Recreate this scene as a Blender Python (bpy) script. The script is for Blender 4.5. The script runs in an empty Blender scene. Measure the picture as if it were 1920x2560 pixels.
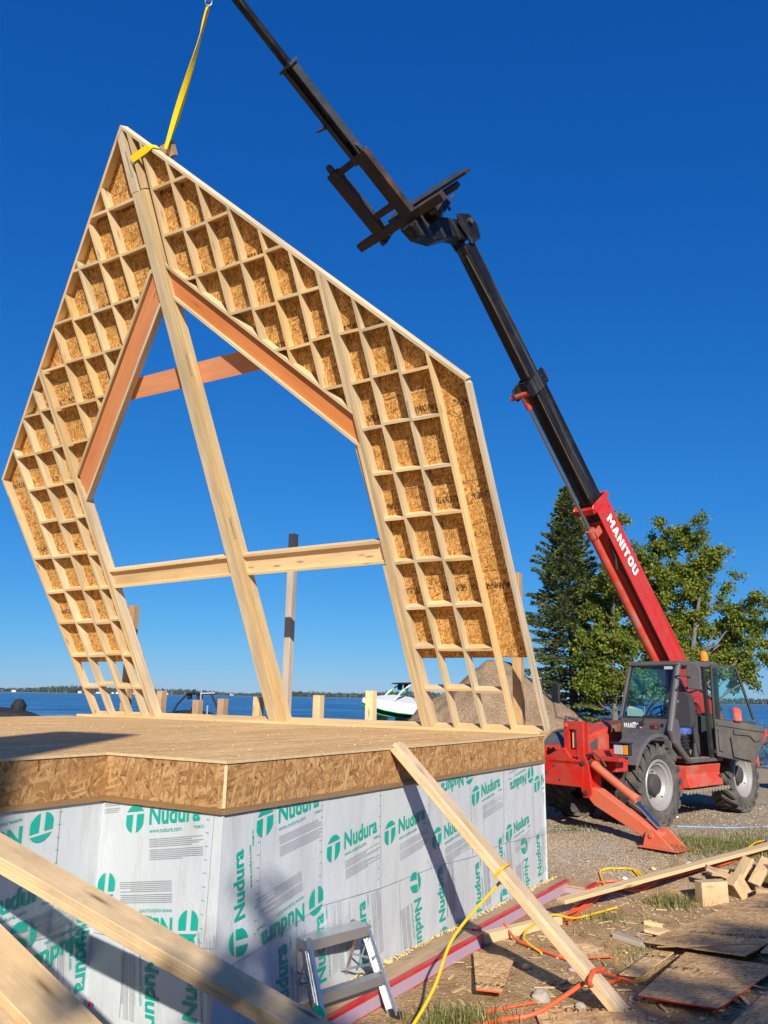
import bpy, bmesh, math, random
from mathutils import Vector, Matrix, noise as mnoise
V = Vector
rad = math.radians
sc = bpy.context.scene
COL = sc.collection
random.seed(7)

# ------------------------------------------------------------------ camera
# the camera is the origin; the ground by the foundation lies 2.35 m below it
FPX, HORIZON, ROLL = 1950.0, 1741.5, 0.95
pitch = math.atan((HORIZON - 1280.0) / FPX)
_f = V((0, math.cos(pitch), math.sin(pitch)))
_r0 = V((1, 0, 0)); _u0 = _r0.cross(_f)
_r = _r0 * math.cos(rad(ROLL)) + _u0 * math.sin(rad(ROLL))
_u = -_r0 * math.sin(rad(ROLL)) + _u0 * math.cos(rad(ROLL))
cam = bpy.data.cameras.new("camera")
cam.sensor_fit = 'HORIZONTAL'; cam.sensor_width = 36.0
cam.lens = 36.0 * FPX / 1920.0
cam.clip_start = 0.05; cam.clip_end = 6000.0
camo = bpy.data.objects.new("camera", cam); COL.objects.link(camo)
camo.matrix_world = Matrix(((_r.x, _u.x, -_f.x, 0), (_r.y, _u.y, -_f.y, 0), (_r.z, _u.z, -_f.z, 0), (0, 0, 0, 1)))
sc.camera = camo

# ------------------------------------------------------------------ light
SUN = V((0.0921, -0.8868, 0.4528)).normalized()          # towards the sun
sun_el = math.asin(SUN.z)
sun_az = math.atan2(SUN.x, SUN.y)
w = bpy.data.worlds.new("World"); sc.world = w; w.use_nodes = True
nt = w.node_tree; nt.nodes.clear()
sky = nt.nodes.new('ShaderNodeTexSky'); sky.sky_type = 'NISHITA'; sky.sun_disc = False
sky.sun_elevation = sun_el; sky.sun_rotation = sun_az
sky.altitude = 300.0; sky.air_density = 1.0; sky.dust_density = 0.0; sky.ozone_density = 1.0
# a deep, clear northern blue: each channel of the sky gets its own contrast
sep = nt.nodes.new('ShaderNodeSeparateColor'); com = nt.nodes.new('ShaderNodeCombineColor'); nt.links.new(sky.outputs[0], sep.inputs[0])
EXPO = 0.42
for i, (gm, am) in enumerate(((1.48, .0069), (.814, .0714), (.545, .249))):
    pw = nt.nodes.new('ShaderNodeMath'); pw.operation = 'POWER'; pw.inputs[1].default_value = gm; nt.links.new(sep.outputs[i], pw.inputs[0])
    ml = nt.nodes.new('ShaderNodeMath'); ml.operation = 'MULTIPLY'; ml.inputs[1].default_value = am / (.11 * 2 ** EXPO); nt.links.new(pw.outputs[0], ml.inputs[0])
    nt.links.new(ml.outputs[0], com.inputs[i])
bg = nt.nodes.new('ShaderNodeBackground'); bg.inputs[1].default_value = 0.11
wo = nt.nodes.new('ShaderNodeOutputWorld')
nt.links.new(com.outputs[0], bg.inputs[0]); nt.links.new(bg.outputs[0], wo.inputs[0])
sl = bpy.data.lights.new("sun", 'SUN'); sl.energy = 5.0; sl.angle = rad(0.55); sl.color = (1.0, 0.93, 0.82)
slo = bpy.data.objects.new("sun", sl); COL.objects.link(slo)
slo.rotation_euler = SUN.to_track_quat('Z', 'Y').to_euler(); slo.location = SUN * 60
sc.view_settings.view_transform = 'Standard'; sc.view_settings.look = 'None'
sc.view_settings.exposure = EXPO; sc.view_settings.gamma = 1.0; sc.view_settings.use_curve_mapping = False
sc.cycles.max_bounces = 8; sc.cycles.transparent_max_bounces = 12
sc.cycles.sample_clamp_indirect = 6.0

# ------------------------------------------------------------------ object helpers
def tag(o, label=None, cat=None, group=None, kind=None):
    if label: o['label'] = label
    if cat: o['category'] = cat
    if group: o['group'] = group
    if kind: o['kind'] = kind
    return o
def empty(name, M, parent=None):
    o = bpy.data.objects.new(name, None); COL.objects.link(o)
    o.empty_display_size = 0.2
    o.matrix_world = M
    if parent: o.parent = parent
    return o
def frame(O, X, Y, Z):
    return Matrix(((X[0], Y[0], Z[0], O[0]), (X[1], Y[1], Z[1], O[1]), (X[2], Y[2], Z[2], O[2]), (0, 0, 0, 1)))
def copy_tree(o, parent=None):
    n = o.copy(); COL.objects.link(n)
    if parent: n.parent = parent
    for ch in list(o.children): copy_tree(ch, n)
    return n

def orth(d, up=V((0, 0, 1))):
    d = V(d).normalized(); up = V(up)
    if abs(d.dot(up.normalized())) > 0.99: up = V((1, 0, 0))
    s = d.cross(up).normalized(); u = s.cross(d).normalized()
    return d, s, u

class MB:
    """collects shapes, each face with metric UVs (u along the grain), into ONE mesh object"""
    def __init__(s): s.v = []; s.f = []; s.uv = []; s.mi = []; s.sm = []
    def face(s, pts, uvs=None, mi=0, smooth=False):
        b = len(s.v); s.v += [tuple(p) for p in pts]; s.f.append(list(range(b, b + len(pts))))
        if uvs is None:
            p = [V(q) for q in pts]; n = (p[1] - p[0]).cross(p[2] - p[0])
            X = (p[1] - p[0]).normalized(); Y = n.cross(X).normalized() if n.length > 1e-12 else X
            uvs = [((q - p[0]).dot(X), (q - p[0]).dot(Y)) for q in p]
        s.uv.append([tuple(q) for q in uvs]); s.mi.append(mi); s.sm.append(smooth)
    def obox(s, c, X, Y, Z, hx, hy, hz, mi=0):
        """oriented box, grain along X"""
        c = V(c); X = V(X); Y = V(Y); Z = V(Z); ou = random.uniform(0, 40); ov = random.uniform(0, 40)
        P = {}
        for i in (-1, 1):
            for j in (-1, 1):
                for k in (-1, 1): P[(i, j, k)] = c + X * hx * i + Y * hy * j + Z * hz * k
        det = 1 if X.cross(Y).dot(Z) > 0 else -1
        for ax, q in (('x', [(-1, -1), (1, -1), (1, 1), (-1, 1)]), ('y', [(-1, -1), (1, -1), (1, 1), (-1, 1)]), ('z', [(-1, -1), (1, -1), (1, 1), (-1, 1)])):
            for sg in (-1, 1):
                if ax == 'x': ks = [(sg, a, b) for a, b in q]; uv = [(ou + 60 + b * hz, ov + a * hy) for a, b in q]
                elif ax == 'y': ks = [(b, sg, a) for a, b in q]; uv = [(ou + b * hx, ov + 3 * sg + a * hz) for a, b in q]
                else: ks = [(a, b, sg) for a, b in q]; uv = [(ou + a * hx, ov + 7 * sg + b * hy) for a, b in q]
                pts = [P[k] for k in ks]
                if sg * det < 0: pts = pts[::-1]; uv = uv[::-1]
                s.face(pts, uv, mi)
        return s
    def box(s, x0, x1, y0, y1, z0, z1, mi=0):
        d = [(x1 - x0, 0), (y1 - y0, 1), (z1 - z0, 2)]; g = max(d)[1]
        A = [V((1, 0, 0)), V((0, 1, 0)), V((0, 0, 1))]
        X, Y, Z = A[g], A[(g + 1) % 3], A[(g + 2) % 3]; L = [(x1 - x0) / 2, (y1 - y0) / 2, (z1 - z0) / 2]
        return s.obox(((x0 + x1) / 2, (y0 + y1) / 2, (z0 + z1) / 2), X, Y, Z, L[g], L[(g + 1) % 3], L[(g + 2) % 3], mi)
    def bar(s, p0, p1, wd, ht, up=(0, 0, 1), mi=0):
        p0 = V(p0); p1 = V(p1); d, sd, u = orth(p1 - p0, up)
        return s.obox((p0 + p1) / 2, d, sd, u, (p1 - p0).length / 2, wd / 2, ht / 2, mi)
    def prism(s, poly, O, X, Y, Z, d0, d1, grain=None, mi=0, uv0=None, mi_side=None):
        """extrude a 2D polygon (in the X,Y plane) along Z from d0 to d1"""
        O = V(O); X = V(X); Y = V(Y); Z = V(Z)
        ms = mi if mi_side is None else mi_side
        A = sum(poly[i][0] * poly[(i + 1) % len(poly)][1] - poly[(i + 1) % len(poly)][0] * poly[i][1] for i in range(len(poly)))
        if A * (1 if X.cross(Y).dot(Z) > 0 else -1) < 0: poly = poly[::-1]
        gx, gy = grain if grain else (1.0, 0.0)
        l = math.hypot(gx, gy); gx /= l; gy /= l
        ou, ov = (random.uniform(0, 40), random.uniform(0, 40)) if uv0 is None else uv0
        U = lambda p: (ou + p[0] * gx + p[1] * gy, ov - p[0] * gy + p[1] * gx)
        W = lambda p, d: O + X * p[0] + Y * p[1] + Z * d
        s.face([W(p, d1) for p in poly], [U(p) for p in poly], mi)
        s.face([W(p, d0) for p in poly[::-1]], [U(p) for p in poly[::-1]], mi)
        n = len(poly)
        for i in range(n):
            a, b = poly[i], poly[(i + 1) % n]
            ua, ub = U(a), U(b)
            along = abs(ub[0] - ua[0]) >= abs(ub[1] - ua[1])
            k = 5 + i
            if along: uv = [(ua[0], ov + k + d0), (ub[0], ov + k + d0), (ub[0], ov + k + d1), (ua[0], ov + k + d1)]
            else: uv = [(ou + 60 + d0, ua[1]), (ou + 60 + d0, ub[1]), (ou + 60 + d1, ub[1]), (ou + 60 + d1, ua[1])]
            s.face([W(a, d0), W(b, d0), W(b, d1), W(a, d1)], uv, ms)
        return s
    def tube(s, pts, r, n=10, mi=0, caps=True, smooth=True):
        pts = [V(p) for p in pts]; rs = r if isinstance(r, (list, tuple)) else [r] * len(pts)
        rings = []; ref = None; L = 0; ou = random.uniform(0, 20)
        for i, p in enumerate(pts):
            t = (pts[min(i + 1, len(pts) - 1)] - pts[max(i - 1, 0)])
            if t.length < 1e-9: t = V((0, 0, 1))
            t.normalize()
            if ref is None: _, a, b = orth(t)
            else:
                a = ref - t * ref.dot(t)
                a = a.normalized() if a.length > 1e-6 else orth(t)[1]
            ref = a; b = t.cross(a)
            if i: L += (pts[i] - pts[i - 1]).length
            rings.append(([p + (a * math.cos(2 * math.pi * k / n) + b * math.sin(2 * math.pi * k / n)) * rs[i] for k in range(n)], L))
        for i in range(len(rings) - 1):
            A, la = rings[i]; B, lb = rings[i + 1]
            for k in range(n):
                k2 = (k + 1) % n; c = 2 * math.pi * rs[i] / n
                s.face([A[k], A[k2], B[k2], B[k]], [(ou + la, k * c), (ou + la, k * c + c), (ou + lb, k * c + c), (ou + lb, k * c)], mi, smooth)
        if caps:
            s.face(rings[0][0][::-1], None, mi); s.face(rings[-1][0], None, mi)
        return s
    def lathe(s, prof, O, axis, n=24, mi=0, smooth=True, ref=None):
        """prof: list of (radius, height along axis)"""
        O = V(O); ax = V(axis).normalized(); _, a, b = orth(ax) if ref is None else (0, V(ref), ax.cross(V(ref)))
        P = lambda r, h, k: O + ax * h + (a * math.cos(2 * math.pi * k / n) + b * math.sin(2 * math.pi * k / n)) * r
        for i in range(len(prof) - 1):
            (r0, h0), (r1, h1) = prof[i], prof[i + 1]
            for k in range(n):
                if r0 < 1e-6: s.face([P(r0, h0, k), P(r1, h1, k + 1), P(r1, h1, k)], None, mi, smooth)
                elif r1 < 1e-6: s.face([P(r0, h0, k), P(r0, h0, k + 1), P(r1, h1, k)], None, mi, smooth)
                else: s.face([P(r0, h0, k), P(r0, h0, k + 1), P(r1, h1, k + 1), P(r1, h1, k)], None, mi, smooth)
        return s
    def mesh_from(s, verts, faces, M, mi=0):
        b = len(s.v); vv = [M @ V(p) for p in verts]
        for f in faces: s.face([vv[i] for i in f], [(verts[i][0], verts[i][1]) for i in f], mi)
        return s
    def build(s, name, mats, parent=None, bevel=0.0, weld=False, seg=1):
        m = bpy.data.meshes.new(name); m.from_pydata(s.v, [], s.f)
        ul = m.uv_layers.new(name="UVMap"); i = 0; flat = []
        for u in s.uv:
            for q in u: flat += [q[0], q[1]]
        ul.data.foreach_set('uv', flat)
        m.polygons.foreach_set('material_index', s.mi); m.polygons.foreach_set('use_smooth', s.sm)
        for mt in (mats if isinstance(mats, (list, tuple)) else [mats]): m.materials.append(mt)
        if weld or bevel > 0:
            bm = bmesh.new(); bm.from_mesh(m); bmesh.ops.remove_doubles(bm, verts=bm.verts, dist=1e-5); bm.to_mesh(m); bm.free()
        m.update()
        o = bpy.data.objects.new(name, m); COL.objects.link(o)
        if parent: o.parent = parent
        if bevel > 0:
            bv = o.modifiers.new('bevel', 'BEVEL'); bv.width = bevel; bv.segments = seg; bv.limit_method = 'ANGLE'; bv.angle_limit = rad(40)
        return o

_txt = {}
def text_geo(t, bold=0.0):
    """vertices and faces of a flat text, cap height about 0.7"""
    k = (t, bold)
    if k not in _txt:
        c = bpy.data.curves.new("lettering", 'FONT'); c.body = t; c.size = 1.0; c.offset = bold; c.resolution_u = 3
        o = bpy.data.objects.new("lettering", c); COL.objects.link(o)
        dg = bpy.context.evaluated_depsgraph_get(); m = bpy.data.meshes.new_from_object(o.evaluated_get(dg))
        vs = [tuple(v.co) for v in m.vertices]; fs = [list(p.vertices) for p in m.polygons]
        bpy.data.objects.remove(o); bpy.data.curves.remove(c); bpy.data.meshes.remove(m)
        _txt[k] = (vs, fs, min(v[0] for v in vs), max(v[0] for v in vs))
    return _txt[k]
# ------------------------------------------------------------------ materials
class NB:
    def __init__(s, name):
        s.m = bpy.data.materials.new(name); s.m.use_nodes = True; s.t = s.m.node_tree; s.t.nodes.clear()
        s.out = s.n('ShaderNodeOutputMaterial'); s.b = s.n('ShaderNodeBsdfPrincipled'); s.l(s.b.outputs[0], s.out.inputs[0])
    def n(s, t, **k):
        x = s.t.nodes.new(t)
        for a, b in k.items(): setattr(x, a, b)
        return x
    def l(s, a, b): s.t.links.new(a, b)
    def inp(s, node, key, val):
        if hasattr(val, 'links') or isinstance(val, bpy.types.NodeSocket): s.l(val, node.inputs[key])
        else:
            i = node.inputs[key]
            if isinstance(val, (tuple, list)) and len(val) == 3 and i.type == 'RGBA': val = (*val, 1)
            i.default_value = val
    def coord(s, kind='UV'): return s.n('ShaderNodeTexCoord').outputs[kind]
    def mapping(s, vec, scale=(1, 1, 1), rot=(0, 0, 0), loc=(0, 0, 0)):
        m = s.n('ShaderNodeMapping'); s.l(vec, m.inputs[0]); m.inputs['Scale'].default_value = scale; m.inputs['Rotation'].default_value = rot; m.inputs['Location'].default_value = loc
        return m.outputs[0]
    def noise(s, vec, scale=5, detail=4, rough=.55, dist=0.0, out=0, dim='3D'):
        x = s.n('ShaderNodeTexNoise'); x.noise_dimensions = dim
        if vec is not None: s.l(vec, x.inputs['Vector'])
        x.inputs['Scale'].default_value = scale; x.inputs['Detail'].default_value = detail; x.inputs['Roughness'].default_value = rough; x.inputs['Distortion'].default_value = dist
        return x.outputs[out]
    def voro(s, vec, scale=5, out='Distance', feature='F1', rnd=1.0, dim='3D'):
        x = s.n('ShaderNodeTexVoronoi'); x.voronoi_dimensions = dim; x.feature = feature
        s.l(vec, x.inputs['Vector']); x.inputs['Scale'].default_value = scale; x.inputs['Randomness'].default_value = rnd
        return x.outputs[out]
    def ramp(s, fac, stops, interp='LINEAR'):
        r = s.n('ShaderNodeValToRGB'); s.l(fac, r.inputs[0]); cr = r.color_ramp; cr.interpolation = interp
        while len(cr.elements) < len(stops): cr.elements.new(0.5)
        for e, (p, c) in zip(cr.elements, stops):
            e.position = p; e.color = (*c, 1) if isinstance(c, (tuple, list)) else (c, c, c, 1)
        return r.outputs[0]
    def mix(s, fac, a, b, mode='MIX'):
        x = s.n('ShaderNodeMix'); x.data_type = 'RGBA'; x.blend_type = mode
        for key, val in ((0, fac), (6, a), (7, b)):
            if isinstance(val, bpy.types.NodeSocket): s.l(val, x.inputs[key])
            else: x.inputs[key].default_value = (*val, 1) if isinstance(val, (tuple, list)) else val
        return x.outputs[2]
    def math(s, op, a, b=0.0, c=0.0):
        x = s.n('ShaderNodeMath'); x.operation = op
        for i, val in enumerate((a, b, c)):
            if isinstance(val, bpy.types.NodeSocket): s.l(val, x.inputs[i])
            else: x.inputs[i].default_value = val
        return x.outputs[0]
    def sep(s, vec):
        x = s.n('ShaderNodeSeparateXYZ'); s.l(vec, x.inputs[0]); return x.outputs
    def bump(s, h, strength=.2, dist=.01):
        x = s.n('ShaderNodeBump'); s.l(h, x.inputs['Height']); x.inputs['Strength'].default_value = strength; x.inputs['Distance'].default_value = dist
        s.l(x.outputs[0], s.b.inputs['Normal']); return x
    def rnd(s): return s.n('ShaderNodeObjectInfo').outputs['Random']
    def hsv(s, col, h=.5, sat=1., val=1.):
        x = s.n('ShaderNodeHueSaturation')
        for k, q in (('Hue', h), ('Saturation', sat), ('Value', val), ('Color', col)): s.inp(x, k, q)
        return x.outputs[0]
    def fin(s, col=None, rough=.7, metal=0.0, spec=.5, coat=0.0):
        if col is not None: s.inp(s.b, 'Base Color', col)
        s.inp(s.b, 'Roughness', rough); s.inp(s.b, 'Metallic', metal); s.inp(s.b, 'Specular IOR Level', spec); s.inp(s.b, 'Coat Weight', coat)
        return s.m

def rng(n, sock, a, b):
    x = n.n('ShaderNodeMapRange'); n.l(sock, x.inputs[0]); x.inputs[3].default_value = a; x.inputs[4].default_value = b; return x.outputs[0]

def wood(name, lo, hi, knots=1.0, grain=16.0, vary=.12, dark=(.2, .1, .04), streak=.5, dirt=0.0):
    n = NB(name); uv = n.coord()
    g = n.noise(n.mapping(uv, (1.1, grain, 1)), 1.0, 5, .62, .35)
    g2 = n.noise(n.mapping(uv, (4, grain * 7, 1)), 1.0, 3, .6)
    big = n.noise(n.mapping(uv, (.7, 3, 1)), 1.0, 3, .5)
    f = n.math('ADD', n.math('MULTIPLY', g, .62), n.math('MULTIPLY', g2, .38))
    c = n.ramp(f, [(.28, lo), (.5, tuple((a + b) / 2 for a, b in zip(lo, hi))), (.7, hi)])
    c = n.mix(n.math('MULTIPLY', n.ramp(big, [(.42, 0.), (.7, 1.)]), streak), c, tuple(a * .72 for a in lo))
    if knots:
        k = n.voro(n.mapping(uv, (1.7, 7.5, 1)), 1.0, 'Distance')
        ks = n.ramp(k, [(.0, 1.), (.075, .9), (.12, .35), (.2, 0.)])
        c = n.mix(n.math('MULTIPLY', ks, .75 * knots), c, dark)
    if dirt:
        d = n.noise(n.mapping(uv, (2, 2.5, 1)), 2.2, 5, .7)
        c = n.mix(n.math('MULTIPLY', n.ramp(d, [(.45, 0.), (.7, 1.)]), dirt), c, (.16, .13, .11))
    c = n.hsv(c, val=rng(n, n.rnd(), 1 - vary, 1 + vary), sat=rng(n, n.math('FRACT', n.math('MULTIPLY', n.rnd(), 7.3)), .9, 1.08))
    n.bump(f, .25, .004)
    return n.fin(c, .62, 0, .35)

def osb(name, lo, mid, hi, contrast=1.0, wear=0.0, stamps=False, seams=None, sc_=1.0):
    n = NB(name); uv = n.coord()
    wob = n.noise(uv, 14, 2, .5, out=1)
    uvw = n.mix(.012, uv, wob)
    val = None
    for i, (ang, sx, sy) in enumerate(((.25, 8, 30), (1.35, 9, 44), (2.35, 11, 38), (.85, 10, 52), (2.9, 8, 46), (1.8, 13, 60))):
        m = n.mapping(n.mapping(uvw, (1, 1, 1), (0, 0, ang)), (sx * sc_, sy * sc_, 1), (0, 0, 0), (3.1 * i, 7.7 * i, 0))
        x = n.n('ShaderNodeTexVoronoi'); x.voronoi_dimensions = '2D'; n.l(m, x.inputs['Vector']); x.inputs['Scale'].default_value = 1.0
        c = n.sep(x.outputs['Color']); d = x.outputs['Distance']
        gr = n.noise(n.mapping(m, (.5, 4, 1)), 1.6, 3, .65)
        vi = n.math('ADD', n.math('MULTIPLY', c[0], .62), n.math('MULTIPLY', gr, .40))
        vi = n.math('SUBTRACT', vi, n.math('MULTIPLY', n.ramp(d, [(.42, 0.), (.8, 1.)]), .30))
        if val is None: val = vi
        else: val = n.mix(n.math('GREATER_THAN', c[1], (.55, .6, .62, .66, .7)[i - 1]), val, vi)
    v = n.math('ADD', n.math('MULTIPLY', n.math('SUBTRACT', val, .5), contrast), .5)
    c = n.ramp(v, [(.0, tuple(a * .4 for a in lo)), (.16, lo), (.46, mid), (.78, hi), (.98, tuple(min(.88, a * 1.25) for a in hi))])
    blotch = n.noise(uv, 1.7, 3, .6)
    c = n.mix(n.math('MULTIPLY', n.ramp(blotch, [(.4, 0.), (.65, 1.)]), .3), c, tuple(a * .8 for a in mid))
    if wear:
        s_ = n.noise(n.mapping(uv, (.5, 5, 1)), 1.5, 5, .65)
        c = n.mix(n.math('MULTIPLY', n.ramp(s_, [(.42, 0.), (.62, 1.)]), wear), c, tuple(a * .55 for a in mid))
        s2 = n.noise(n.mapping(uv, (.35, 1.6, 1), (0, 0, .12)), 1.1, 5, .65)
        c = n.mix(n.math('MULTIPLY', n.ramp(s2, [(.5, 0.), (.68, 1.)]), wear * .8), c, tuple(min(1, a * 1.12) for a in hi))
    if stamps:
        # mill stamps: dark bars and boxes in a band across the panel every 1.22 m
        s3 = n.sep(uv)
        fy = n.math('FRACT', n.math('ADD', n.math('MULTIPLY', s3[1], 1 / 1.22), .42))
        band = n.math('MULTIPLY', n.math('GREATER_THAN', fy, .03), n.math('LESS_THAN', fy, .105))
        bl = n.noise(n.mapping(uv, (1, .01, 1)), 3.2, 2, .5)
        bars = n.noise(n.mapping(uv, (1, .35, 1)), 42, 2, .7)
        mk = n.math('MULTIPLY', n.math('MULTIPLY', band, n.math('GREATER_THAN', bl, .47)), n.math('GREATER_THAN', bars, .5))
        ln = n.math('LESS_THAN', n.math('ABSOLUTE', n.math('SUBTRACT', fy, .24)), .004)
        c = n.mix(n.math('MULTIPLY', mk, .85), c, (.018, .014, .012)); c = n.mix(n.math('MULTIPLY', ln, .6), c, (.05, .03, .07))
    if seams:
        x = n.n('ShaderNodeTexBrick'); n.l(uv, x.inputs['Vector']); x.offset = .5
        x.inputs['Scale'].default_value = 1; x.inputs['Mortar Size'].default_value = .004; x.inputs['Brick Width'].default_value = seams[0]; x.inputs['Row Height'].default_value = seams[1]; x.inputs['Mortar Smooth'].default_value = 0
        c = n.mix(n.math('MULTIPLY', x.outputs['Fac'], .8), c, (.06, .035, .02))
    c = n.hsv(c, val=rng(n, n.rnd(), .94, 1.06))
    n.bump(v, .15 if seams else .3, .003)
    return n.fin(c, .85, 0, .1)

def paint(name, col, rough=.4, dirt=0.0, dirtcol=(.25, .2, .15), fade=0.0, scratch=0.0, scol=(.45, .45, .42), metal=0.0, coat=0.0, ds=3.0):
    n = NB(name); p = n.coord('Object'); c = n.mix(0.0, col, col)
    if fade:
        f = n.noise(p, 1.3, 3, .5); c = n.mix(n.math('MULTIPLY', n.ramp(f, [(.35, 0.), (.7, 1.)]), fade), c, tuple(min(1, a * 1.2 + q) for a, q in zip(col, (.05, .022, .006))))
    r = None
    if dirt:
        d = n.noise(p, ds, 6, .68); dm = n.math('MULTIPLY', n.ramp(d, [(.42, 0.), (.72, 1.)]), dirt)
        c = n.mix(dm, c, dirtcol); r = n.math('ADD', n.math('MULTIPLY', dm, .4), rough)
    if scratch:
        q = n.noise(n.mapping(p, (1, 1, 1)), 26, 5, .75); s_ = n.math('MULTIPLY', n.ramp(q, [(.6, 0.), (.66, 1.)]), scratch); c = n.mix(s_, c, scol)
    b = n.noise(p, 14, 4, .6); n.bump(b, .06, .01)
    return n.fin(c, r if r is not None else rough, metal, .5, coat)

def boom_paint():
    n = NB('black_boom_paint'); p = n.coord('Object')
    q = n.mapping(n.mapping(p, (1, 1, 1), (0, rad(48.3), 0)), (.45, 9, 9)); st_ = n.noise(q, 1.0, 5, .68)
    d = n.noise(p, 2.2, 6, .7); f = n.noise(n.mapping(n.mapping(p, (1, 1, 1), (0, rad(48.3), 0)), (2, 40, 40)), 1.0, 3, .6)
    c = n.mix(n.math('MULTIPLY', n.ramp(st_, [(.50, 0.), (.66, 1.)]), .75), (.009, .009, .010), (.085, .08, .07))
    c = n.mix(n.math('MULTIPLY', n.ramp(d, [(.52, 0.), (.7, 1.)]), .45), c, (.05, .043, .035)); c = n.mix(n.math('MULTIPLY', n.ramp(f, [(.64, 0.), (.7, 1.)]), .4), c, (.16, .14, .11))
    n.bump(st_, .08, .01); return n.fin(c, n.math('ADD', n.math('MULTIPLY', st_, .35), .26), 0, .28)
M = {}
M['spf'] = wood('spruce_lumber', (.60, .405, .185), (.79, .585, .315), 1.0, 14, .13)
M['spf_dark'] = wood('weathered_lumber', (.36, .22, .11), (.52, .35, .19), .9, 14, .1, dirt=.3)
M['lsl'] = wood('strand_lumber', (.42, .31, .165), (.84, .69, .45), 0.0, 24, .09, streak=.5)
M['lsl2'] = wood('strand_lumber_edge', (.42, .29, .135), (.76, .58, .33), .3, 30, .1, streak=.4)
M['grey_wood'] = wood('silvered_lumber', (.36, .31, .25), (.55, .47, .39), .8, 12, .08, streak=.7)
M['plank'] = wood('scaffold_plank', (.55, .37, .185), (.79, .58, .33), 1.3, 12, .06, dirt=.34)
M['offcut'] = wood('dusty_lumber', (.48, .32, .155), (.70, .50, .27), 1.0, 13, .16, dirt=.4)
M['black_board'] = paint('black_wrap', (.012, .011, .011), .6)
M['orange_lvl'] = wood('orange_sealed_lumber', (.58, .20, .07), (.70, .30, .13), .7, 22, .05, dark=(.2, .06, .02), streak=.35)
M['osb'] = osb('osb_sheathing', (.29, .125, .033), (.52, .265, .072), (.74, .46, .17), 1.05, stamps=True, sc_=1.3)
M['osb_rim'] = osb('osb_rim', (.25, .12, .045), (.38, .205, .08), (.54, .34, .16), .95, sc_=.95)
M['osb_floor'] = osb('osb_subfloor', (.50, .29, .115), (.70, .43, .185), (.86, .62, .31), .75, wear=.5, seams=(2.44, 1.22))
M['osb_ground'] = osb('osb_sheet', (.42, .22, .085), (.66, .41, .19), (.84, .60, .33), 1.0, wear=.25, stamps=True)
M['osb_edge'] = paint('osb_edge', (.62, .46, .26), .8, dirt=.5, dirtcol=(.3, .18, .08), ds=40)

def membrane():
    n = NB('silver_film'); p = n.coord('Object')
    d = n.noise(n.mapping(p, (1, 1, .35)), 2.6, 5, .6); c = n.ramp(d, [(.3, (.45, .485, .505)), (.7, (.53, .565, .585))])
    gd = n.noise(n.mapping(p, (3, 3, .5)), 2.0, 6, .7); c = n.mix(n.math('MULTIPLY', n.ramp(gd, [(.5, 0.), (.76, 1.)]), .55), c, (.34, .31, .27))
    wr = n.noise(n.mapping(p, (1.6, 1.6, .8)), 2.2, 3, .5, 1.6)
    w2 = n.ramp(n.math('ABSOLUTE', n.math('SUBTRACT', wr, .5)), [(0., 1.), (.035, .2), (.1, 0.)])
    n.bump(n.math('ADD', n.math('MULTIPLY', w2, .35), n.math('MULTIPLY', wr, .8)), .24, .012)
    return n.fin(c, .36, 0.0, .5)
M['film'] = membrane()
M['print_green'] = paint('green_print', (.0, .33, .25), .45)
M['print_grey'] = paint('grey_print', (.22, .23, .24), .6)
M['seam'] = paint('film_seam', (.25, .26, .27), .7)
M['red_tape'] = paint('red_tape', (.55, .015, .02), .35, dirt=.35)
M['foam_purple'] = paint('lilac_foam', (.42, .29, .38), .8, dirt=.5, dirtcol=(.36, .28, .22))
M['sprayfoam'] = paint('yellow_foam', (.66, .5, .22), .9, dirt=.4, dirtcol=(.45, .3, .12), ds=14)
M['sill'] = wood('treated_sill', (.22, .125, .055), (.33, .2, .095), .4, 12, .05)
M['red'] = paint('red_paint', (.54, .017, .008), .38, dirt=.55, dirtcol=(.26, .10, .065), fade=.14, scratch=.35, scol=(.30, .12, .08), coat=.1)
M['red_low'] = paint('dusty_red_paint', (.52, .045, .022), .5, dirt=.75, dirtcol=(.33, .21, .16), fade=.35)
M['orange'] = paint('faded_red_paint', (.60, .12, .055), .55, dirt=.6, dirtcol=(.40, .19, .12), fade=.5, scratch=.5, scol=(.30, .10, .06))
M['blk'] = boom_paint()
M['blk2'] = paint('worn_black_paint', (.035, .036, .038), .42, dirt=.5, dirtcol=(.075, .075, .07), scratch=.5, scol=(.2, .19, .17))
M['rust'] = paint('rusty_steel', (.025, .021, .019), .55, dirt=.55, dirtcol=(.16, .075, .035), scratch=.5, scol=(.25, .17, .1))
M['steel'] = paint('bare_steel', (.5, .5, .5), .3, metal=1.0)
M['chrome'] = paint('chromed_rod', (.75, .77, .8), .08, metal=1.0)
M['grey_plastic'] = paint('grey_cab_panel', (.085, .078, .082), .52, dirt=.5, dirtcol=(.15, .135, .12))
M['door_plastic'] = paint('door_trim', (.058, .052, .048), .6, dirt=.8, dirtcol=(.15, .125, .09))
M['black_plastic'] = paint('black_plastic', (.018, .018, .019), .5, dirt=.3, dirtcol=(.06, .055, .05))
M['fabric'] = paint('seat_fabric', (.035, .034, .04), .9)
M['blue_cloth'] = paint('blue_cloth', (.02, .07, .34), .8, dirt=.5, dirtcol=(.3, .4, .6), ds=20)
M['mat_floor'] = paint('dusty_floor_mat', (.26, .22, .15), .9, dirt=.6, dirtcol=(.12, .1, .08))
M['tyre'] = paint('dusty_rubber', (.055, .052, .05), .85, dirt=.9, dirtcol=(.17, .145, .115), ds=4)
M['rim'] = paint('silver_rim', (.34, .345, .35), .42, dirt=.55, dirtcol=(.35, .29, .22), metal=.25)
M['hub'] = paint('dark_hub', (.05, .045, .042), .6, dirt=.5, dirtcol=(.14, .1, .07))
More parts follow.
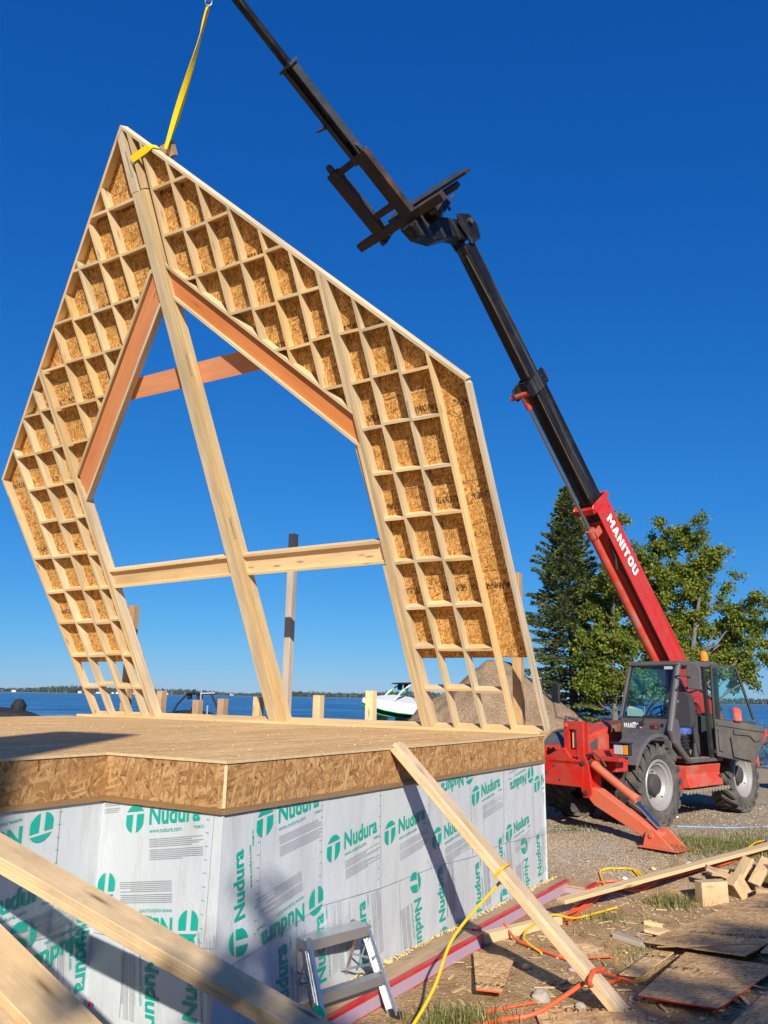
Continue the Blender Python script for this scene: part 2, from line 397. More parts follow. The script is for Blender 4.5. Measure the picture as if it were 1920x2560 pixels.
M['white'] = paint('white_lettering', (.8, .8, .78), .5)
M['alu'] = paint('aluminium', (.62, .63, .64), .33, dirt=.35, dirtcol=(.35, .34, .32), metal=.85)
M['yellow'] = paint('yellow_webbing', (.88, .66, .004), .55)
M['cord_yellow'] = paint('yellow_cord', (.75, .46, .015), .45)
M['cord_orange'] = paint('orange_cord', (.75, .095, .025), .45)
M['blue'] = paint('blue_plastic', (.03, .16, .5), .5)
M['string'] = paint('blue_string', (.2, .38, .6), .8)
M['amber'] = paint('amber_lens', (.75, .25, .01), .18, coat=.5)
M['lens'] = paint('clear_lens', (.45, .47, .47), .1, coat=1.0)
M['bark'] = paint('grey_bark', (.16, .15, .125), .9, dirt=.7, dirtcol=(.06, .055, .045), ds=9)
M['bark2'] = paint('spruce_bark', (.075, .055, .04), .95)
M['boat_white'] = paint('white_hull', (.62, .63, .63), .3)
M['boat_green'] = paint('green_stripe', (.03, .42, .09), .3)
M['boat_black'] = paint('black_cover', (.012, .012, .014), .75)
M['galv'] = paint('galvanised_tube', (.55, .57, .6), .35, metal=.6)
M['cabin_wall'] = paint('pale_siding', (.6, .6, .58), .8)
M['cabin_roof'] = paint('dark_roof', (.12, .11, .11), .8)
M['rock'] = paint('grey_rock', (.40, .35, .28), .9, dirt=.5, dirtcol=(.22, .2, .17), ds=6)
M['sand'] = paint('dirt', (.36, .24, .13), .95)
M['pink'] = paint('pink_tape', (.6, .02, .16), .5)

def glass(name, tint, gl=.16):
    n = NB(name); n.t.nodes.remove(n.b)
    tr = n.n('ShaderNodeBsdfTransparent'); tr.inputs[0].default_value = (*tint, 1)
    g = n.n('ShaderNodeBsdfGlossy'); g.inputs['Roughness'].default_value = .02; g.inputs[0].default_value = (.9, .95, .95, 1)
    lw = n.n('ShaderNodeLayerWeight'); lw.inputs[0].default_value = .5
    mx = n.n('ShaderNodeMixShader'); n.l(n.math('ADD', n.math('MULTIPLY', n.math('POWER', lw.outputs['Facing'], 4.0), .8), gl + .03), mx.inputs[0]); n.l(tr.outputs[0], mx.inputs[1]); n.l(g.outputs[0], mx.inputs[2]); n.l(mx.outputs[0], n.out.inputs[0])
    return n.m
M['glass'] = glass('tinted_cab_glass', (.84, .985, .97), .01)
M['glass_door'] = glass('tinted_door_glass', (.80, .97, .94), .02)
M['mirror'] = paint('mirror_glass', (.6, .62, .65), .05, metal=1.0)

def leafmat(name, a, b, yel=None, trans=.38):
    n = NB(name); r = n.coord('UV'); x = n.sep(r)
    c = n.mix(x[0], a, b)
    if yel: c = n.mix(n.math('MULTIPLY', n.math('GREATER_THAN', x[1], .86), .8), c, yel)
    n.inp(n.b, 'Base Color', c); n.inp(n.b, 'Roughness', .5); n.inp(n.b, 'Specular IOR Level', .35)
    t = n.n('ShaderNodeBsdfTranslucent'); n.l(n.hsv(c, val=1.35, sat=1.1), t.inputs[0])
    mx = n.n('ShaderNodeMixShader'); mx.inputs[0].default_value = trans
    n.l(n.b.outputs[0], mx.inputs[1]); n.l(t.outputs[0], mx.inputs[2]); n.l(mx.outputs[0], n.out.inputs[0]); return n.m
M['leaf'] = leafmat('aspen_leaf', (.085, .13, .016), (.24, .28, .04), (.38, .33, .045))
M['needle'] = leafmat('spruce_needle', (.055, .082, .022), (.165, .195, .06), None, .15)
M['grass'] = leafmat('grass_blade', (.12, .15, .03), (.30, .28, .10), (.46, .36, .17), .3)
M['far_tree'] = leafmat('far_tree', (.014, .028, .014), (.036, .055, .024), None, .1)

def ground():
    n = NB('gravel_and_dirt'); p = n.coord('Object')
    big = n.noise(p, .55, 5, .6); mid = n.noise(p, 3.5, 5, .65); fine = n.noise(p, 45, 4, .7)
    dirt = n.ramp(mid, [(.3, (.28, .165, .072)), (.5, (.44, .28, .13)), (.72, (.58, .41, .225))])
    vo = n.n('ShaderNodeTexVoronoi'); n.l(p, vo.inputs['Vector']); vo.inputs['Scale'].default_value = 46
    vo2 = n.n('ShaderNodeTexVoronoi'); n.l(p, vo2.inputs['Vector']); vo2.inputs['Scale'].default_value = 19
    st = n.ramp(n.sep(vo.outputs['Color'])[0], [(0., (.33, .24, .145)), (.35, (.50, .385, .25)), (.7, (.60, .48, .33)), (1., (.70, .61, .47))])
    st2 = n.ramp(n.sep(vo2.outputs['Color'])[1], [(0., (.3, .24, .17)), (1., (.58, .5, .38))])
    gv = n.mix(n.ramp(vo.outputs['Distance'], [(.3, 0.), (.75, .75)]), st, (.2, .145, .1))
    gv = n.mix(n.math('MULTIPLY', n.math('LESS_THAN', vo2.outputs['Distance'], .3), .5), gv, st2)
    s3 = n.sep(p)
    # driveway gravel lies beyond the end of the house
    al = n.math('ADD', n.math('MULTIPLY', n.math('ADD', s3[0], 1.06), .5406), n.math('MULTIPLY', n.math('SUBTRACT', s3[1], 5.658), .8413))
    ma = n.math('ADD', n.math('MULTIPLY', n.math('SUBTRACT', al, 6.2), .8), n.math('MULTIPLY', n.math('SUBTRACT', big, .5), 5))
    ma = n.ramp(ma, [(.0, .12), (.9, .92)])
    c = n.mix(ma, dirt, gv)
    gp = n.ramp(n.noise(p, 1.4, 3, .5), [(.56, 0.), (.68, .7)])
    c = n.mix(n.math('MULTIPLY', gp, .55), c, (.36, .35, .33))
    c = n.mix(n.ramp(fine, [(.3, .35), (.6, 0.)]), c, (.1, .07, .045))
    h = n.math('ADD', n.math('MULTIPLY', n.math('SUBTRACT', 1, vo.outputs['Distance']), .5), n.math('ADD', mid, n.math('MULTIPLY', fine, .4)))
    n.bump(h, .8, .025)
    return n.fin(c, .95, 0, .05)
M['ground'] = ground()
def moundmat():
    n = NB('excavated_sand'); p = n.coord('Object')
    a = n.noise(p, 1.6, 5, .65); f = n.noise(p, 22, 5, .75)
    c = n.ramp(a, [(.3, (.33, .22, .13)), (.7, (.49, .35, .225))]); c = n.mix(n.ramp(f, [(.35, .6), (.55, 0.)]), c, (.12, .085, .06))
    vo = n.n('ShaderNodeTexVoronoi'); n.l(p, vo.inputs['Vector']); vo.inputs['Scale'].default_value = 7
    c = n.mix(n.math('MULTIPLY', n.math('LESS_THAN', vo.outputs['Distance'], .16), .7), c, (.42, .37, .31))
    n.bump(n.math('ADD', a, n.math('MULTIPLY', f, 1.4)), .7, .08); return n.fin(c, .95, 0, .05)
M['mound'] = moundmat()
def water():
    n = NB('lake_water'); p = n.coord('Object')
    a = n.noise(n.mapping(p, (.22, .5, 1)), 1.0, 5, .7); b = n.noise(n.mapping(p, (.03, .11, 1)), 1.0, 5, .68); f = n.noise(n.mapping(p, (1.6, 4, 1)), 1.2, 3, .6)
    c = n.ramp(n.math('ADD', n.math('MULTIPLY', a, .5), n.math('MULTIPLY', b, .5)), [(.41, (.006, .05, .13)), (.5, (.022, .12, .27)), (.57, (.075, .235, .43))])
    n.bump(n.math('ADD', n.math('ADD', a, n.math('MULTIPLY', b, 2.0)), n.math('MULTIPLY', f, .3)), 1.0, .5)
    return n.fin(c, .3, 0, .18)
M['water'] = water()
M['far_ground'] = paint('far_land', (.07, .085, .045), .95, dirt=.6, dirtcol=(.12, .11, .07), ds=.05)
# ------------------------------------------------------------------ ground, lake, far shore
NEAR = V((-1.06, 5.658, -0.45)); E_ = V((0.5406, 0.8413, 0)); W_ = V((0.8413, -0.5406, 0))   # long wall: along it / out of it
def S(t): t = min(1.0, max(0.0, t)); return t * t * (3 - 2 * t)
def g0(x, y):
    dx, dy = x + 1.06, y - 5.658
    a = dx * .5406 + dy * .8413; b = dx * .8413 - dy * .5406
    z = -2.35 + max(.40 * S((a - 6.0) / 2.2), .30 * S((b - 1.6) / 2.2)) + .40 * S((-1.2 - a) / 2.2)
    D = math.hypot(x, y)
    if y > 0: z -= 1.6 * S((D - 26) / 26)
    if y > 1380: z += 2.6 * S((y - 1395) / 60)
    return z
def g(x, y):
    z = g0(x, y); D = math.hypot(x, y)
    if D < 40:
        z += .03 * mnoise.noise(V((x * 1.3, y * 1.3, 0))) + .014 * mnoise.noise(V((x * 5, y * 5, 3)))
        z -= .10 * math.exp(-(((x - 2.35) / .38) ** 2 + ((y - 7.9) / .45) ** 2))
    return z
def axis(lo, hi, step, far):
    a = []; x = lo
    while x < hi + 1e-6: a.append(x); x += step
    s = step; l, h = lo, hi; left, right = [], []
    while h < far: s *= 1.28; h += s; l -= s; right.append(h); left.append(l)
    return left[::-1] + a + right
xs = axis(-5.0, 8.0, .13, 2600); ys = axis(2.0, 17.0, .13, 2600)
vs = [(x, y, g(x, y)) for y in ys for x in xs]; nx = len(xs)
fs = [(j * nx + i, j * nx + i + 1, (j + 1) * nx + i + 1, (j + 1) * nx + i) for j in range(len(ys) - 1) for i in range(nx - 1)]
m = bpy.data.meshes.new("ground"); m.from_pydata(vs, [], fs); m.polygons.foreach_set('use_smooth', [True] * len(fs)); m.materials.append(M['ground'])
o = bpy.data.objects.new("ground", m); COL.objects.link(o); tag(o, kind='structure')
# lake: sits over the sunken ground sheet out to the far shore
b = MB(); b.face([(-1500, 30, -2.9), (1500, 30, -2.9), (1500, 1440, -2.9), (-1500, 1440, -2.9)])
tag(b.build("lake_water", M['water']), kind='structure')

# far shore: forest strip about 1.4 km off
def far_forest():
    b = MB(); R_ = random.Random(3)
    for row in range(7):
        x = -1050.0
        while x < 1050:
            x += R_.uniform(1.6, 4.4); y = 1404 + row * 9 + R_.uniform(-4, 4) + 20 * math.sin(x * .006)
            env = 1.0 + .25 * math.sin(x * .011 + 1) + .15 * math.sin(x * .031)
            if x > 250: env *= .8
            h = R_.uniform(6.0, 10.5) * env * (.72 + .075 * row); r = h * R_.uniform(.16, .3)
            con = R_.random() < .62; u = (R_.random(), R_.random() * .8)
            z0 = -2.7
            if con: prof = [(r, 0.05), (r * .62, .42), (r * .3, .75), (0, 1.0)]
            else: prof = [(r * .8, 0.05), (r * 1.25, .4), (r * .85, .72), (0, .85)]
            k0 = R_.random() * 6
            for i in range(3):
                for k in range(5):
                    a0, a1 = k0 + k * 1.2566, k0 + (k + 1) * 1.2566
                    (ra, ha), (rb, hb) = prof[i], prof[i + 1]
                    p = [(x + ra * math.cos(a0), y + ra * math.sin(a0), z0 + h * ha), (x + ra * math.cos(a1), y + ra * math.sin(a1), z0 + h * ha), (x + rb * math.cos(a1), y + rb * math.sin(a1), z0 + h * hb), (x + rb * math.cos(a0), y + rb * math.sin(a0), z0 + h * hb)]
                    if rb == 0: p = p[:3]
                    b.face(p, [u] * len(p))
    return tag(b.build("far_forest", M['far_tree']), "dark band of forest along the far lake shore", "forest", kind='stuff')
far_forest()
def cabin(x, y, w_, d_, h_, label, dock=False):
    rt = empty("lakeside_cabin", Matrix.Translation((x, y, -2.6)))
    tag(rt, label, "cabin", "tiny cabins on the far shore")
    b = MB(); b.box(-w_ / 2, w_ / 2, -d_ / 2, d_ / 2, 0, h_); b.build("wall", M['cabin_wall'], rt)
    b = MB(); b.prism([(-w_ / 2 - .4, h_), (w_ / 2 + .4, h_), (0, h_ + w_ * .3)], (0, 0, 0), (1, 0, 0), (0, 0, 1), (0, 1, 0), -d_ / 2 - .4, d_ / 2 + .4); b.build("roof", M['cabin_roof'], rt)
R_ = random.Random(5)
far_x = [-667, -640, -520, -492, -478, -466, -455, -430, -402, -380, -372, -262, -190, -168, 62]
for x in far_x:
    cabin(x + R_.uniform(-3, 3), 1393, R_.uniform(4, 8), 4, R_.uniform(2, 3.2), "tiny pale cabin at the waterline of the far shore")

# ------------------------------------------------------------------ soil pile behind the wall
def soil_pile():
    nx, ny = 90, 70; vs = []; fs = []
    cx, cy = 2.75, 18.6
    for j in range(ny + 1):
        for i in range(nx + 1):
            x = -3.4 + 8.2 * i / nx + cx; y = cy - 3.2 + 6.4 * j / ny
            dx, dy = x - 2.45, y - cy
            rx = 2.75 if dx < 0 else 3.8
            rr = math.hypot(dx / rx, dy / 2.8)
            h = 3.1 * max(0.0, 1 - rr) if rr > .25 else 3.1 * (.75 - (rr / .25) ** 2 * .0) - 3.1 * (rr - 0.0) * .0
            h = 2.95 * (1 - math.sqrt(rr * rr + .03)) + .50
            ridge = .34 * mnoise.noise(V((x * .8, y * .8, 1))) + .15 * mnoise.noise(V((x * 2.3, y * 2.3, 5))) + .06 * mnoise.noise(V((x * 7, y * 7, 2)))
            h += ridge * min(1, max(0, h) / .8 + .2)
            vs.append((x, y, g0(x, y) - .15 + h))
    for j in range(ny):
        for i in range(nx):
            a = j * (nx + 1) + i; fs.append((a, a + 1, a + nx + 2, a + nx + 1))
    m = bpy.data.meshes.new("soil_pile"); m.from_pydata(vs, [], fs); m.polygons.foreach_set('use_smooth', [True] * len(fs)); m.materials.append(M['mound'])
    o = bpy.data.objects.new("soil_pile", m); COL.objects.link(o)
    tag(o, "tall heap of sandy brown soil behind the right end of the wall frame", "soil pile")
soil_pile()

# ------------------------------------------------------------------ air: far things fade a little to blue
def haze():
    n = NB('air'); n.t.nodes.remove(n.b)
    v = n.n('ShaderNodeVolumePrincipled'); v.inputs['Color'].default_value = (.62, .78, 1, 1); v.inputs['Density'].default_value = .00005; v.inputs['Anisotropy'].default_value = 0
    n.l(v.outputs[0], n.out.inputs['Volume'])
    b = MB(); b.box(-1700, 1700, -60, 1560, -6.5, 12.5); return tag(b.build("haze", n.m), None, None, None, 'stuff')
haze()
# ------------------------------------------------------------------ house foundation and deck
D_ = V((0.85985, -0.51054, 0)); NN = V((0.4528571, 0.76269828, 0.46174861)); UP = V((-0.23574248, -0.39703559, 0.88701083))
NH = V((0.51054, 0.85985, 0))
RC = V((2.1553, 10.6616, -.45)); BAY = V((-2.0982, 6.290, -.45))
BD = (NEAR - BAY).normalized(); BN = V((BD.y, -BD.x, 0))      # bay face: along / outward
house = empty("house_foundation", frame((0, 0, -2.35), V((1, 0, 0)), V((0, 1, 0)), V((0, 0, 1))))
tag(house, "unfinished house foundation wrapped in silver film with OSB rim and plywood deck", "foundation")
HZ = 2.35            # parts are modelled in world coordinates shifted up by this
def hz(v): return V((v[0], v[1], v[2] + HZ))
LEFTEND = BAY - E_ * 3.2
outline = [NEAR, RC, RC - D_ * 9.6, LEFTEND - D_ * 6.0, LEFTEND, BAY]
def off(poly, d):
    n = len(poly); out = []
    for i in range(n):
        p0, p1, p2 = poly[i - 1], poly[i], poly[(i + 1) % n]
        a = (p1 - p0).normalized(); c = (p2 - p1).normalized()
        na = V((a.y, -a.x, 0)); nc = V((c.y, -c.x, 0)); k = 1 + na.dot(nc)
        out.append(p1 + (na + nc) * (d / k if abs(k) > .05 else d))
    return out
def slab(name, poly, z0, z1, mat, grain=(E_.x, E_.y), mats=None):
    b = MB(); b.prism([(p.x, p.y) for p in poly], (0, 0, HZ), (1, 0, 0), (0, 1, 0), (0, 0, 1), z0, z1, grain, 0, None, 1 if mats else None)
    return b.build(name, mats or mat, house)
# subfloor sheet, 19 mm thick, pale edge
slab("subfloor", off(outline, .012), -.470, -.45, None, (E_.x, E_.y), [M['osb_floor'], M['osb_edge']])
def wallrun(b, p, q, z0, z1, out, thick, mi=0):
    """upright board between p and q; out = outward normal, its face 'out' lies on the line"""
    d = (q - p); L = d.length; d.normalize()
    b.prism([(0, z0), (L, z0), (L, z1), (0, z1)], (p.x, p.y, HZ), d, V((0, 0, 1)), out, -thick, 0, (1, 0), mi)
for nm, p, q, out in (("long", NEAR, RC, W_), ("bay", BAY, NEAR - BD * .012, BN), ("left", LEFTEND, BAY, W_), ("far", RC - D_ * .02, RC - D_ * 9.6, NH)):
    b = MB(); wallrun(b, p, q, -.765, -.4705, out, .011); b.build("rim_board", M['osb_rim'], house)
    b = MB(); wallrun(b, p + out * .012, q + out * .012, -.803, -.7655, out, .14); b.build("sill_plate", M['sill'], house)
b = MB()
b.bar(hz(NEAR + W_ * .004 + BN * .004 + V((0, 0, -.03))), hz(NEAR + W_ * .004 + BN * .004 + V((0, 0, -.31))), .022, .022); b.build("corner_strip", M['osb_edge'], house)

# film-wrapped foam wall faces
PR = {'green': None}
def wall_face(p, q, out, zb, name="foundation_wall"):
    d = (q - p); L = d.length; d = d.normalized(); b = MB()
    # gently puckered film: subdivided front, flat back
    nu, nv = max(2, int(L / .06)), 26; inset = .018; z1 = -.8035
    P = []
    for j in range(nv + 1):
        for i in range(nu + 1):
            u = L * i / nu; z = zb + (z1 - zb) * j / nv
            pk = .004 * mnoise.noise(V((p.x * 3 + u * 4, z * 2.2, 1))) + .003 * mnoise.noise(V((u * 11, z * 7, p.y)))
            if i in (0, nu): pk = 0
            P.append(hz(p + d * u + V((0, 0, z + .45)) + out * (-inset + pk)))
    for j in range(nv):
        for i in range(nu):
            a = j * (nu + 1) + i; b.face([P[a], P[a + 1], P[a + nu + 2], P[a + nu + 1]], None, 0, True)
    o = b.build(name, M['film'], house, weld=False)
    bm = bmesh.new(); bm.from_mesh(o.data); bmesh.ops.remove_doubles(bm, verts=bm.verts, dist=1e-5); bm.to_mesh(o.data); bm.free()
    return o
ZB = -2.33
wl = wall_face(NEAR + E_ * .018, RC, W_, ZB); wb = wall_face(BAY - BD * .02, NEAR - BD * .018, BN, ZB); wf = wall_face(LEFTEND, BAY + E_ * .02, W_, ZB)
we = wall_face(RC, RC - D_ * 9.6, NH, ZB)

class Prints:
    """flat printing laid 5 mm proud of a wall face: logo discs, lettering, fine print"""
    def __init__(s, p, d, out, amax, amin=0.0):
        s.p, s.d, s.out, s.amax, s.amin = p, d, out, amax, amin; s.b = MB(); s.lo, s.hi = ZB + .12, -.812
    def W(s, a, z, lift=.0065): return hz(s.p + s.d * a + V((0, 0, z + .45)) + s.out * (-.018 + lift))
    def clip(s, poly):
        for ax, lim, sg in ((0, s.amin, 1), (0, s.amax, -1), (1, s.lo, 1), (1, s.hi, -1)):
            out = []
            for i in range(len(poly)):
                A, B = poly[i], poly[(i + 1) % len(poly)]; da, db = (A[ax] - lim) * sg, (B[ax] - lim) * sg
                if da >= 0: out.append(A)
                if da * db < 0: t = da / (da - db); out.append((A[0] + (B[0] - A[0]) * t, A[1] + (B[1] - A[1]) * t))
            poly = out
            if len(poly) < 3: return None
        return poly
    def poly(s, pts, mi=0):
        q = s.clip(pts)
        if not q: return
        A = sum(q[i][0] * q[(i + 1) % len(q)][1] - q[(i + 1) % len(q)][0] * q[i][1] for i in range(len(q)))
        if abs(A) < 1e-9: return
        P = [s.W(*k) for k in q]; n = (P[1] - P[0]).cross(P[2] - P[0])
        if n.dot(s.out) < 0: P = P[::-1]
        s.b.face(P, None, mi)
    def text(s, t, a, z, h, rot=0, bold=0, mi=0, sx=1.0, slant=0.0):
        vs, fs, x0, x1 = text_geo(t, bold); k = h / .7; c, sn = math.cos(rad(rot)), math.sin(rad(rot))
        T = lambda v: (a + ((v[0] - x0) * k * sx + v[1] * k * slant) * c - v[1] * k * sn, z + ((v[0] - x0) * k * sx + v[1] * k * slant) * sn + v[1] * k * c)
        for f in fs: s.poly([T(vs[i]) for i in f], mi)
        return (x1 - x0) * k * sx
    def logo(s, a, z, r, rot=0):
        c, sn = math.cos(rad(rot)), math.sin(rad(rot)); sl = .16
        T = lambda x, y: (a + (x + y * sl) * r * c - y * r * sn, z + (x + y * sl) * r * sn + y * r * c)
        def seg(x0, x1, y0, y1):        # part of the disc between verticals and horizontals
            pts = []; N = 26
            for i in range(N + 1):
                x = x0 + (x1 - x0) * i / N; yy = math.sqrt(max(0, 1 - x * x)); pts.append((x, max(y0, min(y1, yy))))
            for i in range(N, -1, -1):
                x = x0 + (x1 - x0) * i / N; yy = -math.sqrt(max(0, 1 - x * x)); pts.append((x, max(y0, min(y1, yy))))
            # split into convex strips
            for i in range(N):
                q = [pts[i], pts[i + 1], pts[2 * N - i], pts[2 * N + 1 - i]]
                s.poly([T(*k) for k in q])
        seg(-.93, -.24, -1, .30); seg(.20, .93, -1, .30); seg(-.9, .9, .52, 1)
    def lines(s, a, z, w_, n, rot=8.5, gap=.013, th=.0026, seed=1, flip=False):
        R_ = random.Random(seed); c, sn = math.cos(rad(rot)), math.sin(rad(rot))
        for i in range(n):
            L = w_ * R_.choice((1, 1, .98, .8, .62, 1, .93)); y = -gap * i - (gap * .8 if i > n * .45 else 0)
            x0 = 0 if not flip else w_ - L
            q = [(x0, y), (x0 + L, y), (x0 + L, y + th), (x0, y + th)]
            s.poly([(a + x * c - yy * sn, z + x * sn + yy * c) for x, yy in q], 1)
    def stamp(s, a, z, rot=8.5, k=1.0, seed=1):
        """one full print: disc, word, web address, fine print. (a, z) = disc centre"""
        c, sn = math.cos(rad(rot)), math.sin(rad(rot))
        T = lambda x, y: (a + (x * c - y * sn) * k, z + (x * sn + y * c) * k)
        s.logo(a, z, .098 * k, rot)
        s.text("Nudura", *T(.145, -.045), .122 * k, rot, .028, 0, .93, .12)
        s.text("www.nudura.com", *T(.145, -.105), .030 * k, rot, .004, 0, 1.05)
        s.text("TREMCO", *T(.58, -.098), .018 * k, rot, .002)
        s.lines(*T(.145, -.15), .52 * k, 11, rot, .0125 * k, .0026 * k, seed)
    def seam(s, pts, w_=.004):
        for (a0, z0), (a1, z1) in zip(pts[:-1], pts[1:]):
            l = math.hypot(a1 - a0, z1 - z0); nx_, ny_ = -(z1 - z0) / l * w_ / 2, (a1 - a0) / l * w_ / 2
            s.poly([(a0 + nx_, z0 + ny_), (a1 + nx_, z1 + ny_), (a1 - nx_, z1 - ny_), (a0 - nx_, z0 - ny_)], 2)
    def ticks(s, a, z0, z1, left=False):
        z = z1
        while z > z0: s.poly([(a, z), (a + (-.03 if left else .03), z + .003), (a + (-.03 if left else .03), z + .006), (a, z + .003)], 0); z -= .086
    def done(s, parent): return s.b.build("printed_lettering", [M['print_green'], M['print_grey'], M['seam']], parent)

pl = Prints(NEAR, E_, W_, 5.94, .01)
pl.text("Nudura", .285, -1.50, .105, 97, .028, 0, .98); pl.logo(.235, -1.65, .095, 97); pl.text("www.nudura.com", .345, -1.32, .028, 97, .004); pl.text("TREMCO", .345, -1.05, .02, 97, .002)
pl.stamp(.45, -.90, 8.5, 1.0, 2); pl.stamp(1.31, -1.20, 8.5, 1.0, 3); pl.stamp(2.17, -1.19, 8.5, 1.0, 4); pl.stamp(3.05, -1.35, 8.5, 1.0, 5)
pl.stamp(3.92, -1.03, 8.5, 1.0, 6); pl.stamp(5.49, -.92, 188.5, 1.0, 7); pl.stamp(4.79, -1.52, 8.5, .95, 8); pl.stamp(5.69, -1.05, 8.5, 1.0, 9)
pl.stamp(3.78, -.80, 188.5, 1.0, 10)
pl.stamp(1.10, -1.55, 192.5, 1.0, 11)
def vstamp(P, a, z, rot, seed, k=1.0): P.stamp(a, z, rot, k, seed)
vstamp(pl, .80, -2.42, 98, 12); vstamp(pl, 1.24, -2.30, 98, 14); vstamp(pl, 1.83, -2.32, 98, 15)
vstamp(pl, 2.63, -1.68, 280, 16); vstamp(pl, 3.20, -2.27, 98, 17); vstamp(pl, 4.02, -2.35, 98, 18); vstamp(pl, 4.62, -2.18, 98, 25)
vstamp(pl, 5.23, -1.72, 280, 19); vstamp(pl, 5.75, -2.28, 98, 20)
for a0, a1, z0, z1 in ((.40, .44, -.81, -1.66), (1.14, 1.16, -.81, -1.61), (2.0, 2.03, -.81, -1.63), (2.88, 2.93, -.81, -1.62), (3.79, 3.83, -.81, -1.62), (4.67, 4.64, -.81, -1.62), (5.55, 5.56, -.81, -1.66)):
    pl.seam([(a0, z0), (a1, z1)]); pl.ticks(a0 - .02, z1, z0 - .05)
for z in (0,): pl.seam([(.02, -1.80), (.45, -1.74), (1.15, -1.60), (2.03, -1.625), (3.0, -1.605), (3.9, -1.64), (4.65, -1.615), (5.9, -1.68)])
for a in (.86, 1.55, 2.34, 3.36, 4.2, 5.05): pl.seam([(a, -1.64), (a + .05, -2.2)])
pl.done(wl)
pb = Prints(BAY, BD, BN, 1.20, .01)
pb.stamp(.345, -.905, 8.5, 1.0, 31); pb.stamp(.945, -1.535, 188.5, 1.0, 32); vstamp(pb, .58, -1.62, 278, 33); vstamp(pb, 1.05, -2.25, 98, 34); pb.stamp(.10, -1.40, 188.5, 1.0, 36)
pb.lines(-.15, -.83, .32, 7, 8.5, seed=35)
pb.seam([(1.12, -.81), (1.10, -1.62)]); pb.ticks(1.08, -1.7, -.85, True); pb.seam([(.01, -1.72), (.6, -1.7), (1.19, -1.64)]); pb.seam([(.34, -1.7), (.36, -2.3)])
pb.done(wb)
pf = Prints(LEFTEND, E_, W_, 3.19, .5)
L0 = 3.2
pf.stamp(L0 - .50, -.935, 188.5, 1.0, 41); pf.stamp(L0 - 1.02, -1.45, 8.5, 1.0, 42); pf.stamp(L0 + .10, -1.72, 190, 1.0, 43); vstamp(pf, L0 - .09, -1.46, 275, 44); vstamp(pf, L0 - .55, -1.62, 275, 45); vstamp(pf, L0 - .9, -2.2, 98, 46)
pf.seam([(L0 - .36, -.81), (L0 - .34, -1.66)]); pf.ticks(L0 - .37, -1.66, -.85); pf.seam([(1., -1.64), (L0 - .02, -1.68)])
pf.done(wf)

# footing with lilac foam edge and red tape
def footing(a0, a1, bo, z1=-2.235, z0=-2.40):
    P = NEAR + V((0, 0, .45 + HZ)); b = MB()
    b.prism([(a0, 0), (a1, 0), (a1, bo), (a0, bo)], P, E_, W_, V((0, 0, 1)), z0, z1 - .004, (1, 0)); b.build("footing_block", M['foam_purple'], house)
    b = MB(); b.prism([(a0 - .01, -.01), (a1 + .01, -.01), (a1 + .01, bo - .045), (a0 - .01, bo - .045)], P, E_, W_, V((0, 0, 1)), z1 - .02, z1, (1, 0)); b.build("footing_top", M['spf_dark'], house)
    b = MB()
    b.prism([(a0 - .004, bo - .045), (a1 + .004, bo - .045), (a1 + .004, bo + .004), (a0 - .004, bo + .004)], P, E_, W_, V((0, 0, 1)), z1 - .022, z1 + .003, (1, 0))
    b.prism([(a0 - .004, bo - .01), (a1 + .004, bo - .01), (a1 + .004, bo + .006), (a0 - .004, bo + .006)], P, E_, W_, V((0, 0, 1)), z0 + .02, z0 + .05, (1, 0))
    b.prism([(a1 - .05, bo), (a1 + .006, bo), (a1 + .006, bo + .007), (a1 - .05, bo + .007)], P, E_, W_, V((0, 0, 1)), z0 + .05, z1 - .022, (1, 0))
    b.build("seam_tape", M['red_tape'], house)
footing(.15, 3.42, .30); footing(3.46, 6.12, .20, -2.225); footing(6.0, 6.35, .5, -2.26)
b = MB()
R_ = random.Random(11)
for i in range(520):
    a = R_.uniform(.2, 6.1) if R_.random() < .4 else R_.choice((.5, 1.7, 2.6, 3.3, 4.3, 5.2, 5.9)) + R_.gauss(0, .22); p = NEAR + E_ * a + W_ * (.008 + abs(R_.gauss(0, .018))) + V((0, 0, .45 + HZ - 2.225 + R_.uniform(0, .02)))
    r = R_.uniform(.003, .010); b.lathe([(0, -r), (r * R_.uniform(1, 2.2), -r * .3), (r * .8, r * .5), (0, r)], p, (R_.uniform(-1, 1), R_.uniform(-1, 1), 1), 5)
for i in range(60):
    a = R_.uniform(.0, 1.2); p = BAY + BD * a + BN * (.008 + abs(R_.gauss(0, .03))) + V((0, 0, .45 + HZ - 2.30 + R_.uniform(0, .04)))
    r = R_.uniform(.012, .035); b.lathe([(0, -r), (r, -r * .3), (r * .8, r * .5), (0, r)], p, (R_.uniform(-1, 1), R_.uniform(-1, 1), 1), 6)
b.build("foam_bead", M['sprayfoam'], house)
def lump(name, p, r, mat, label, cat, group=None, sq=.6, seed=0, sub=3):
    bm = bmesh.new(); bmesh.ops.create_icosphere(bm, subdivisions=sub, radius=1.0)
    for v in bm.verts:
        n = 1 + .28 * mnoise.noise(v.co * 1.7 + V((seed * 3.1, 0, 0))) + .12 * mnoise.noise(v.co * 4 + V((0, seed, 0)))
        v.co = V((v.co.x * r * n, v.co.y * r * n * .85, v.co.z * r * sq * n))
    m = bpy.data.meshes.new(name); bm.to_mesh(m); bm.free(); m.materials.append(mat); m.uv_layers.new(name="UVMap"); m.polygons.foreach_set('use_smooth', [True] * len(m.polygons))
    o = bpy.data.objects.new(name, m); COL.objects.link(o); o.location = p; o.rotation_euler = (0, 0, seed)
    return tag(o, label, cat, group)

